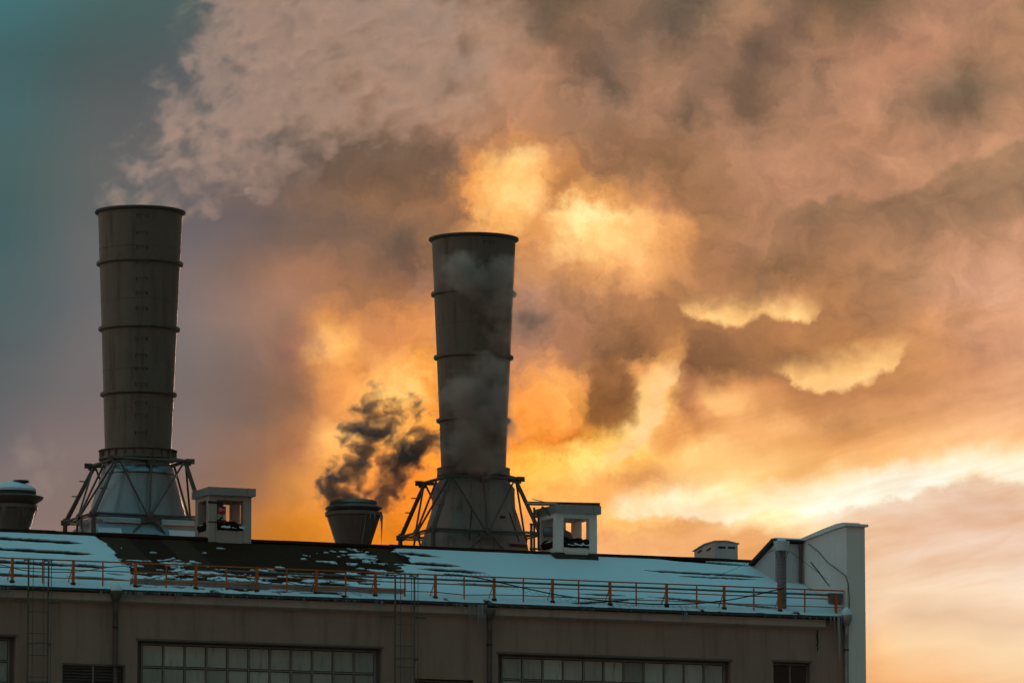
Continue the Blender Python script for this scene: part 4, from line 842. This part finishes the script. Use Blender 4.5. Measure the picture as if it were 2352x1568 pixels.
MB().tube((wd_-.12, -.09, 0), (wd_-.12, -.09, Hd+.02), .055, 10).build('drain_pipe', M['pipe'], sh)
m = MB(); m.box((-.01, -.012, 0), (.05, -.004, Hd)); m.build('corner_trim', M['capmetal'], sh)
# snow drifted behind the stair head
dr_ = thing('snow_drift', 'wind packed snow drift behind the stair head at the ridge', 'snow drift', (ud0-.6, nd+2.6, roofz(nd+2.6)))
m = MB(); ring = []
vs = []; fs = []
for j in range(7):
    for i in range(14):
        a = i/13; b = j/6; h = .42*a**1.2*(1-b*.4)*(.8+.3*math.sin(i*1.3+j))*(math.sin(math.pi*min(1, b+.15))**.5 if b < .9 else .4); vs.append((-.9+a*1.6, -.8+b*1.3, -.16+(-.8+b*1.3)*SL*.9*(1 if b < .6 else .5)+h))
for j in range(6):
    for i in range(13): fs.append((j*14+i, j*14+i+1, (j+1)*14+i+1, (j+1)*14+i))
m.add(vs, fs); m.build('snow_heap', M['snow'], dr_)

# ------------------------------------------------------------------ ribbed flue with a drum cap
nfz = .55; uf, zf0 = at(1796, 1392, nfz); _, zf1 = at(1793, 1241, nfz)
fx = thing('flue_pipe', 'ribbed sheet metal flue with a wide drum cap by the railing end', 'flue', (uf, nfz, roofz(nfz)))
kf = 1/ppm(1795, nfz); zt = zf1-roofz(nfz)
pr = []; z = -.1
top_ = zt-.62
i = 0
while z < top_:
    pr += [(.165, z), (.175, z+.02), (.165, z+.04)]; z += .13; pr.append((.165, z-.01)); i += 1
pr += [(.185, top_-.02), (.185, top_+.03), (.15, top_+.05), (.17, top_+.25)]
m = MB(); m.lathe(pr, 28); m.build('pipe', M['flue'], fx)
m = MB(); m.lathe([(.12, top_+.22), (.28, top_+.24), (.285, top_+.27), (.275, top_+.30), (.285, top_+.44), (.275, top_+.47), (.29, top_+.57), (.28, top_+.60), (.02, top_+.61)], 32); m.build('drum_cap', M['greytin'], fx)
m = MB(); m.lathe([(.17, top_+.605), (.15, top_+.66), (.09, top_+.70), (.01, top_+.71)], 20); m.build('snow_dome', M['snow'], fx)
m = MB()
for a in (0, 2.1, 4.2): m.tube((.27*math.cos(a), .27*math.sin(a), top_+.25), (.18*math.cos(a), .18*math.sin(a), top_), .012, 5)
m.build('bracket', M['dark'], fx)

# ------------------------------------------------------------------ railing along the eave
nrl = .10
ZR0 = roofz(nrl)
HR = .98
Xp = [28, 168, 311, 450, 590, 727, 862, 1000, 1135, 1269, 1401, 1531, 1663, 1791]
Xi = [98, 236, 382, 520, 659, 794, 1066, 930, 1202, 1329, 1461, 1600, 1731, 1848]
rl_ = thing('safety_railing', 'orange steel guard railing along the snowy eave', 'railing', (0, nrl, ZR0))
zr = at(1176, 1325, nrl)[1]-ZR0
uL, uRt = UL+.2, FW0-.02
ue = at(1920, 1390, nrl)[0]
segs = [uL] + [at(x, 1330, nrl)[0] for x in Xp] + [uRt]
dip = {i: random.uniform(-.012, .012) for i in range(len(segs))}
m = MB()
for i in range(len(segs)-1): m.box((segs[i], -.035, zr-.044), (segs[i+1]-.004, .035, zr))
m.build('top_rail', M['orange'], rl_)
m = MB()
for i in range(len(segs)-2): m.tube((segs[i], .0, zr*.62+dip[i]), (segs[i+1], .0, zr*.62+dip[i+1]), .021, 6)
m.tube((segs[-2], 0, zr*.62), (ue, 0, zr*.62), .021, 6); m.build('middle_rail', M['orange'], rl_)
m = MB()
for i in range(len(segs)-1):
    sag = 0 if i not in (8,) else -.06; mid_ = (segs[i]+segs[i+1])/2
    m.tube((segs[i], .0, zr*.28+dip[i]), (mid_, .0, zr*.28+sag), .019, 6); m.tube((mid_, .0, zr*.28+sag), (segs[i+1], .0, zr*.28+dip[i+1]), .019, 6)
m.build('bottom_rail', M['orange'], rl_)
for i, x in enumerate(Xp):
    u_ = at(x, 1330, nrl)[0]
    p = MB().box((u_-.046, -.03, .10), (u_+.046, .03, zr-.046)).build('post', M['orange'], rl_)
    MB().box((u_-.075, -.05, -.10), (u_+.075, .05, .10)).build('post_foot', M['rust'], p)
    MB().tube((u_-.12, .25, .08), (u_-.03, .04, .55), .016, 6).build('stay', M['orange'], p)
for x in Xi: 
    u_ = at(x, 1330, nrl)[0]; MB().box((u_-.022, -.02, -.02), (u_+.022, .02, zr-.052)).build('baluster', M['orange'], rl_)
MB().box((ue-.045, -.03, -.04), (ue+.045, .03, zr-.20)).build('baluster', M['orange'], rl_)
# grey cable tray hung behind the top rail
tr_ = thing('cable_tray', 'thin dark grey pipe carried just below the orange top rail', 'pipe', (0, nrl+.12, ZR0))
m = MB(); m.tube((segs[4], 0, zr-.16), (uRt, 0, zr-.18), .038, 8); m.build('pipe_run', M['flue'], tr_)
m = MB(); um = at(1906, 1360, nrl)[0]; m.add([(um, -.08, zr-.11), (uRt-.02, -.08, zr-.11), (uRt-.06, -.08, zr-.52), (um+.05, -.08, zr-.50), (um, .1, zr-.11), (uRt-.02, .1, zr-.11), (uRt-.06, .1, zr-.52), (um+.05, .1, zr-.50)],
      [(0, 1, 2, 3), (7, 6, 5, 4), (0, 4, 5, 1), (1, 5, 6, 2), (2, 6, 7, 3), (3, 7, 4, 0)]); m.build('end_box', M['flue'], tr_)
# loose black cable slung through the railing
def cable(label, pts, n_, r, name='slack_cable', matn='cable'):
    P3 = [(at(x, y, n_)[0], n_, at(x, y, n_)[1]) for x, y in pts]
    t = thing(name, label, 'cable', P3[0]); o = Vector(P3[0]); sm = []
    Q = [Vector(p)-o for p in P3]
    for i in range(len(Q)-1):
        p0, p1, p2, p3 = Q[max(i-1, 0)], Q[i], Q[i+1], Q[min(i+2, len(Q)-1)]
        for s_ in range(8):
            f = s_/8; sm.append(.5*((2*p1)+(-p0+p2)*f+(2*p0-5*p1+4*p2-p3)*f*f+(-p0+3*p1-3*p2+p3)*f**3))
    sm.append(Q[-1]); MB().path(sm, r, 6).build('cable_run', M[matn], t); return t
cable('black cable sagging in a long curve through the right half of the railing', [(910,1288+37),(960,1290),(1000,1290),(1062,1322),(1060+130,1331),(1210,1350),(1330,1376),(1440,1384),(1560,1388)] if False else [(1020,1318),(1072,1322),(1135,1334),(1210,1351),(1290,1367),(1370,1377),(1450,1384),(1520,1387),(1600,1385),(1680,1376),(1740,1364),(1800,1350)], nrl-.06, .022)
cable('black cables drooping low through the left end of the railing', [(-30,1290),(10,1298),(40,1306),(70,1311),(120,1313),(180,1312),(250,1302),(300,1298),(345,1292),(420,1282)], nrl+.1, .014)
cable('thin cable trailing along the bottom rail above the bare roof', [(330,1336),(372,1322),(420,1310),(470,1306),(540,1318),(600,1340),(650,1335),(700,1345),(760,1340),(840,1352)], nrl+.1, .012)
# coiled wire above the middle of the railing
cw = thing('coiled_wire', 'springy coiled wire lying along the top rail', 'wire', (at(1000, 1310, nrl)[0], nrl+.15, ZR0))
m = MB(); L0 = at(1135, 1318, nrl)[0]-at(1000, 1310, nrl)[0]; ps = []
for i in range(260):
    f = i/259; a = f*26*math.pi; rr2 = .05+.06*math.sin(math.pi*f)**2*(.6+.4*math.sin(f*9)); ps.append((f*L0+.02*math.cos(a), rr2*math.cos(a)*.6, zr+.0+rr2*math.sin(a)))
m.path(ps, .006, 4); m.build('wire_coil', M['wire'], cw)
cw = thing('coiled_wire', 'springy coiled wire slung under the sagging black cable', 'wire', (at(1150, 1345, nrl)[0], nrl-.02, ZR0))
ps = []; m = MB(); b0 = Vector((at(1150, 1345, nrl)[0], 0, ZR0))
for i in range(420):
    f = i/419; x = 1150+f*470; y = np.interp(x, [1150,1210,1290,1370,1450,1520,1620], [1341,1355,1371,1382,1389,1393,1390]); u_, z_ = at(x, y, nrl-.02); a = f*60*math.pi
    ps.append((u_-b0.x+.02*math.cos(a), .04*math.cos(a), z_-b0.z-.04+.05*math.sin(a)))
m.path(ps, .005, 4); m.build('wire_coil', M['wire'], cw)
# guy wires of the flue and brush of wires by the end wall
for (lab, pts) in (('thin guy wire from the ribbed flue down to the left over the snow', [(1785,1258),(1700,1300),(1630,1330)]), ('thin guy wire from the ribbed flue down to the right', [(1805,1258),(1850,1292),(1900,1330)])):
    cable(lab, pts, .5, .008, 'guy_wire', 'wire')
cable('tangle of dark wires in the corner by the end wall', [(1862,1290),(1880,1312),(1893,1330),(1905,1345)], .8, .02, 'loose_wire', 'cable')

# ------------------------------------------------------------------ caged ladders
def ladder(label, xl_, xr_, ytop, side_shift):
    nl = -.34; ul, zt = at(xl_, ytop, nl); ur, _ = at(xr_, ytop, nl); zb = 3.0
    t = thing('caged_ladder', label, 'ladder', (ul, nl, zb), 'caged ladders on the facade'); H = zt-zb; w = ur-ul
    for x in (0, w): 
        m = MB(); m.tube((x, 0, 0), (x, 0, H-1.1), .032, 8); m.path([(x, 0, H-1.15), (x, .0, H-.35), (x, .02, H-.05), (x, .25, H), (x, .45, H)], .032, 8); m.build('rail', M['ladder'], t)
    z = .2
    while z < H-1.2: MB().tube((0, 0, z), (w, 0, z), .014, 6).build('rung', M['ladder'], t); z += .74
    hs = [H-.05]
    z = at(xl_, ytop+195, nl)[1]-zb
    for f in (195, 285, 328, 412, 520): hs.append(at(xl_, ytop+f, nl)[1]-zb)
    for k_, z in enumerate(hs):
        ps = [(0, 0, z-.03)]
        for i in range(1, 12):
            a = math.pi*i/12; ps.append((w/2-w*.62*math.cos(a), -.62*math.sin(a), z))
        ps.append((w, 0, z-.03)); m = MB(); m.path(ps, .02, 6); m.build('hoop', M['ladder'], t)
    for a in (.75, math.pi/2, math.pi-.75):
        x, y = w/2-w*.62*math.cos(a), -.62*math.sin(a); MB().tube((x, y, .5), (x, y, H-.04), .013, 5).build('cage_bar', M['ladder'], t)
    zz_ = at(xl_, ytop+100, 0)[1]-zb
    for s_ in (-1, 1):
        x = 0 if s_ < 0 else w; MB().box((x-.55 if s_ < 0 else x, .02, zz_-.03), (x if s_ < 0 else x+.45, .06, zz_+.03)).build('bracket', M['ladder'], t)
    return t
ladder('caged ladder between the louver and the left window', 66, 112, 1283, 0)
ladder('caged ladder between the two long grid windows', 908, 952, 1318, 0)

# ------------------------------------------------------------------ downpipes
def downpipe(label, x, y, matn, snow):
    u_, z_ = at(x, y, -.2); t = thing('downpipe', label, 'downpipe', (u_, -.2, 0), 'downpipes on the facade')
    m = MB(); m.lathe([(.20, z_), (.21, z_-.05), (.19, z_-.20), (.12, z_-.36), (.10, z_-.40)], 20); m.build('funnel', M[matn], t)
    m = MB(); m.tube((0, 0, z_-.38), (0, 0, z_-.72), .088, 12); m.path([(0, 0, z_-.70), (.02, .04, z_-.85), (.03, .08, z_-1.0), (.03, .09, z_-1.2), (.03, .09, 1.0)], .082, 12)
    m.build('pipe', M[matn], t)
    for z in (z_-1.25, z_-2.6, z_-4.0): MB().lathe([(.085, z-.03), (.10, z-.03), (.10, z+.03), (.085, z+.03)], 14, c=(.03, .09)).build('clamp', M['dark'], t)
    m = MB()
    if snow: m.lathe([(.21, z_-.0), (.20, z_+.10), (.12, z_+.22), (.02, z_+.3)], 16); m.build('snow_cap', M['snow'], t)
    return t
downpipe('dark downpipe under a snow heaped funnel by the louver', 266, 1356, 'pipe', True)
downpipe('dark downpipe behind a curtain of icicles mid facade', 1125, 1398, 'pipe', False)
downpipe('shiny zinc downpipe at the right corner of the facade', 1944, 1412, 'zincpipe', True)

# ------------------------------------------------------------------ steam (density fields turned into volume grids)
def steam(name, label, lo, hi, vox, blobs, color, dens, aniso, nscale, amp, soft, seed, warp=.6, fade=None, absorb=None, wisp=.0, inner=0.0, flat=1.0, cat='steam'):
    me = bpy.data.meshes.new(name); m = MB(); m.box(lo, hi); me.from_pydata(m.v, [], m.f)
    ob = bpy.data.objects.new(name, me); COL.objects.link(ob); place(ob, (0, 0, 0)); tag(ob, label, cat, kind='stuff')
    vm = bpy.data.materials.new(name); vm.use_nodes = True; vm.node_tree.nodes.clear(); t = NT(vm.node_tree)
    pv = t.node('ShaderNodeVolumePrincipled'); pv.inputs['Color'].default_value = (*color, 1); pv.inputs['Anisotropy'].default_value = aniso
    at_ = t.node('ShaderNodeAttribute', attribute_name='density'); t.set(pv.inputs['Density'], t.m('MULTIPLY', at_.outputs['Fac'], dens))
    pv.inputs['Density Attribute'].default_value = ''
    if absorb: pv.inputs['Absorption Color'].default_value = (*absorb, 1)
    t.l.new(pv.outputs[0], t.node('ShaderNodeOutputMaterial').inputs['Volume']); me.materials.append(vm)
    ng = bpy.data.node_groups.new(name, 'GeometryNodeTree'); ng.interface.new_socket('Geometry', in_out='INPUT', socket_type='NodeSocketGeometry'); ng.interface.new_socket('Geometry', in_out='OUTPUT', socket_type='NodeSocketGeometry')
    q = NT(ng); gi = q.node('NodeGroupInput'); gout = q.node('NodeGroupOutput')
    pos = q.node('GeometryNodeInputPosition').outputs[0]
    off = (seed*7.3, seed*3.1, seed*5.7)
    pn = q.v('ADD', q.v('MULTIPLY', pos, (1.0, flat, 1.0)), off)
    _, wc = q.noise(pn, nscale*.35, 3, .55)
    _, wc2 = q.noise(pn, nscale*1.3, 4, .6)
    wv_ = q.v('ADD', q.v('SCALE', q.v('SUBTRACT', wc, (.5, .5, .5)), scale=warp*2.2), q.v('SCALE', q.v('SUBTRACT', wc2, (.5, .5, .5)), scale=warp*.8))
    pw_ = q.v('ADD', pos, wv_)
    f = None
    for b in blobs:
        (x, y, n_, r) = b[:4]; s = b[4] if len(b) > 4 else 1.0
        u_, z_ = at(x, y, n_); rm = r/ppm(x, n_)
        d_ = q.v('LENGTH', q.v('MULTIPLY', q.v('SUBTRACT', pw_, (u_, n_, z_)), (1.0, 1.0 if flat == 1 or flat == .4 else 1.7, 1.0))); e = q.m('MULTIPLY_ADD', d_, -s/rm, s)
        f = e if f is None else q.m('SMOOTH_MAX', f, e, .12)
    nf, _ = q.noise(q.v('ADD', pn, q.v('SCALE', wv_, scale=.7)), nscale, 4, .60, .4)
    nf2, _ = q.noise(q.v('ADD', pn, q.v('SCALE', wv_, scale=1.2)), nscale*2.6, 3, .6, .6)
    nn_ = q.m('ADD', q.m('MULTIPLY', q.m('SUBTRACT', nf, .5), amp), q.m('MULTIPLY', q.m('SUBTRACT', nf2, .5), amp*wisp))
    dns = q.step(q.m('ADD', f, nn_), .0, soft)
    if inner:
        rg, _ = q.noise(q.v('ADD', pn, q.v('SCALE', wv_, scale=1.6)), nscale*.8, 3, .6, 1.1)
        rid = q.m('SUBTRACT', 1.0, q.m('MULTIPLY', q.m('ABSOLUTE', q.m('SUBTRACT', rg, .5)), 5.0), clamp=True)
        lowf, _ = q.noise(pn, nscale*.32, 2, .5)
        mx_ = q.m('ADD', q.m('MULTIPLY', q.step(nf, .36, .64), .5), q.m('ADD', q.m('MULTIPLY', rid, .38), q.m('MULTIPLY_ADD', lowf, 1.7, -.95)))
        dns = q.m('MULTIPLY', dns, q.m('MULTIPLY_ADD', mx_, inner, 1.0-inner, clamp=True))
    if fade:
        px_ = q.sep(pos)[0]; dns = q.m('MULTIPLY', dns, q.step(px_, fade[1], fade[0]))
    vc = q.node('GeometryNodeVolumeCube'); q.set(vc.inputs['Density'], dns)
    vc.inputs['Min'].default_value = lo; vc.inputs['Max'].default_value = hi
    for i, nm in enumerate(('Resolution X', 'Resolution Y', 'Resolution Z')): vc.inputs[nm].default_value = max(8, int((hi[i]-lo[i])/vox))
    sm = q.node('GeometryNodeSetMaterial'); sm.inputs['Material'].default_value = vm
    q.l.new(vc.outputs[0], sm.inputs[0]); q.l.new(sm.outputs[0], gout.inputs[0])
    md = ob.modifiers.new('steam', 'NODES'); md.node_group = ng
    return ob
def bounds(blobs, pad):
    P = []
    for b in blobs:
        u_, z_ = at(b[0], b[1], b[2]); r = b[3]/ppm(b[0], b[2]); P.append((u_-r, b[2]-r, z_-r)); P.append((u_+r, b[2]+r, z_+r))
    P = np.array(P); return tuple((P.min(0)-pad).tolist()), tuple((P.max(0)+pad).tolist())
B1 = [(230,474,10,36,1.0),(268,455,10,60,.95),(320,472,10,58,1.0),(385,470,10,58,1.0),(440,464,10,66,1.05),(335,385,10,80,.52),(430,380,10.2,100,.65),(500,330,10.5,130),(440,270,10.5,110),(580,370,10.5,105,.9),(660,370,10.6,85,.8),(560,270,11,150),(470,180,11,115),(640,220,11.5,160),
      (720,300,11,95,.9),(520,90,11.5,115),(600,60,12,170),(760,170,12,170),(860,230,12,120),(940,170,12.5,165),(760,20,12.5,190),(950,20,13,190),(1080,190,13,150),(1150,60,13,200),(1300,130,13.5,210),(560,-60,12,150)]
lo, hi = bounds(B1, .4); lo = (lo[0], 8.2, lo[2]); hi = (hi[0], 14.5, min(hi[2], at(600, -120, 12)[1]))
PL_FADE = (at(860, 200, 12)[0], at(1330, 200, 12)[0])
steam('steam_plume', 'pinkish steam plume streaming right from the left chimney', lo, hi, .062, B1, (.86, .79, .76), .95, .4, 1.25, 1.5, .75, 3, warp=.8, fade=PL_FADE, wisp=.7, inner=.95, flat=.35)
B2 = [(768,1112,9.5,40,.95),(768,1125,9.5,46,.9),(766,1085,9.5,34,.7),(800,1090,9.5,30,.5),(818,1080,9.5,44,.8),(834,1040,9.5,46,.8),(850,1000,9.5,62,.9),(895,985,9.5,44,.7),(845,945,9.5,42,.7),(885,1120,9.5,50,.9),(900,1080,9.5,54,.9),(930,1050,9.5,52,.9),(960,1030,9.5,54,.9),(990,1010,9.5,40,.7),(870,1050,9.5,50,.45),(800,1150,9.5,50,1.2),(762,1150,9.5,34,1.2),(882,1150,9.5,36,1.3),(878,1128,9.5,36,1.1),(905,955,9.5,44,.5),(835,1135,9.4,36,.5),(940,960,9.5,44,.35),(870,920,9.5,34,.4)]
lo, hi = bounds(B2, .3)
steam('shaded_vent_steam', 'steam curling off the vent between the chimneys, backlit shade put into its dark colour', lo, hi, .035, B2, (.42, .385, .365), 4.4, .0, 2.1, 2.3, .9, 5, warp=.5, wisp=.45, flat=.4)  # low albedo carries the backlit darkness of this steam
B3 = [(1110,1050,8.2,60,.8),(1080,1010,8.2,65,.9),(1100,960,8.2,75),(1075,920,8.2,70,.9),(1130,910,8.2,65,.9),(1120,850,8.1,58,.8),(1150,980,8.2,50,.7),(1140,700,8.1,56,.7),(1110,650,8.1,56,.8),(1060,625,8.1,56,.9),(1150,630,8.1,50,.9),(1020,620,8.1,36,.7),(1150,770,8.1,50,.55),(1200,690,8.1,50,.5),(1225,735,8.1,36,.55),(970,650,8.2,36,.35),(1040,1030,8.2,45,.5)]
lo, hi = bounds(B3, .2)
steam('steam_wisp', 'thin grey steam drifting up the face of the right chimney', lo, hi, .045, B3, (1.0, .74, .62), 2.8, .2, 1.3, 1.6, 1.0, 9, warp=.4, wisp=.5)
B4 = [(90,1110,10.5,50,.7),(60,1060,10.5,55,.7),(110,1050,10.5,50,.5),(40,1020,10.5,45,.5),(140,1100,10.5,40,.4)]
lo, hi = bounds(B4, .2)
steam('steam_wisp', 'faint steam rising behind the snow capped vent', lo, hi, .07, B4, (.92, .88, .86), .28, .3, 1.2, 1.2, .9, 14, warp=.35, wisp=.4)
B5 = [(1226,738,9.0,30),(1206,730,9.0,24,.8),(1252,735,9.0,22,.7),(1232,752,9.0,18,.6)]
lo, hi = bounds(B5, .2)
steam('smoke_puff', 'small dark puff of smoke hanging right of the veiled chimney', lo, hi, .035, B5, (.37, .325, .30), 1.5, .0, 2.2, 1.5, 1.1, 21, warp=.25, wisp=.5)
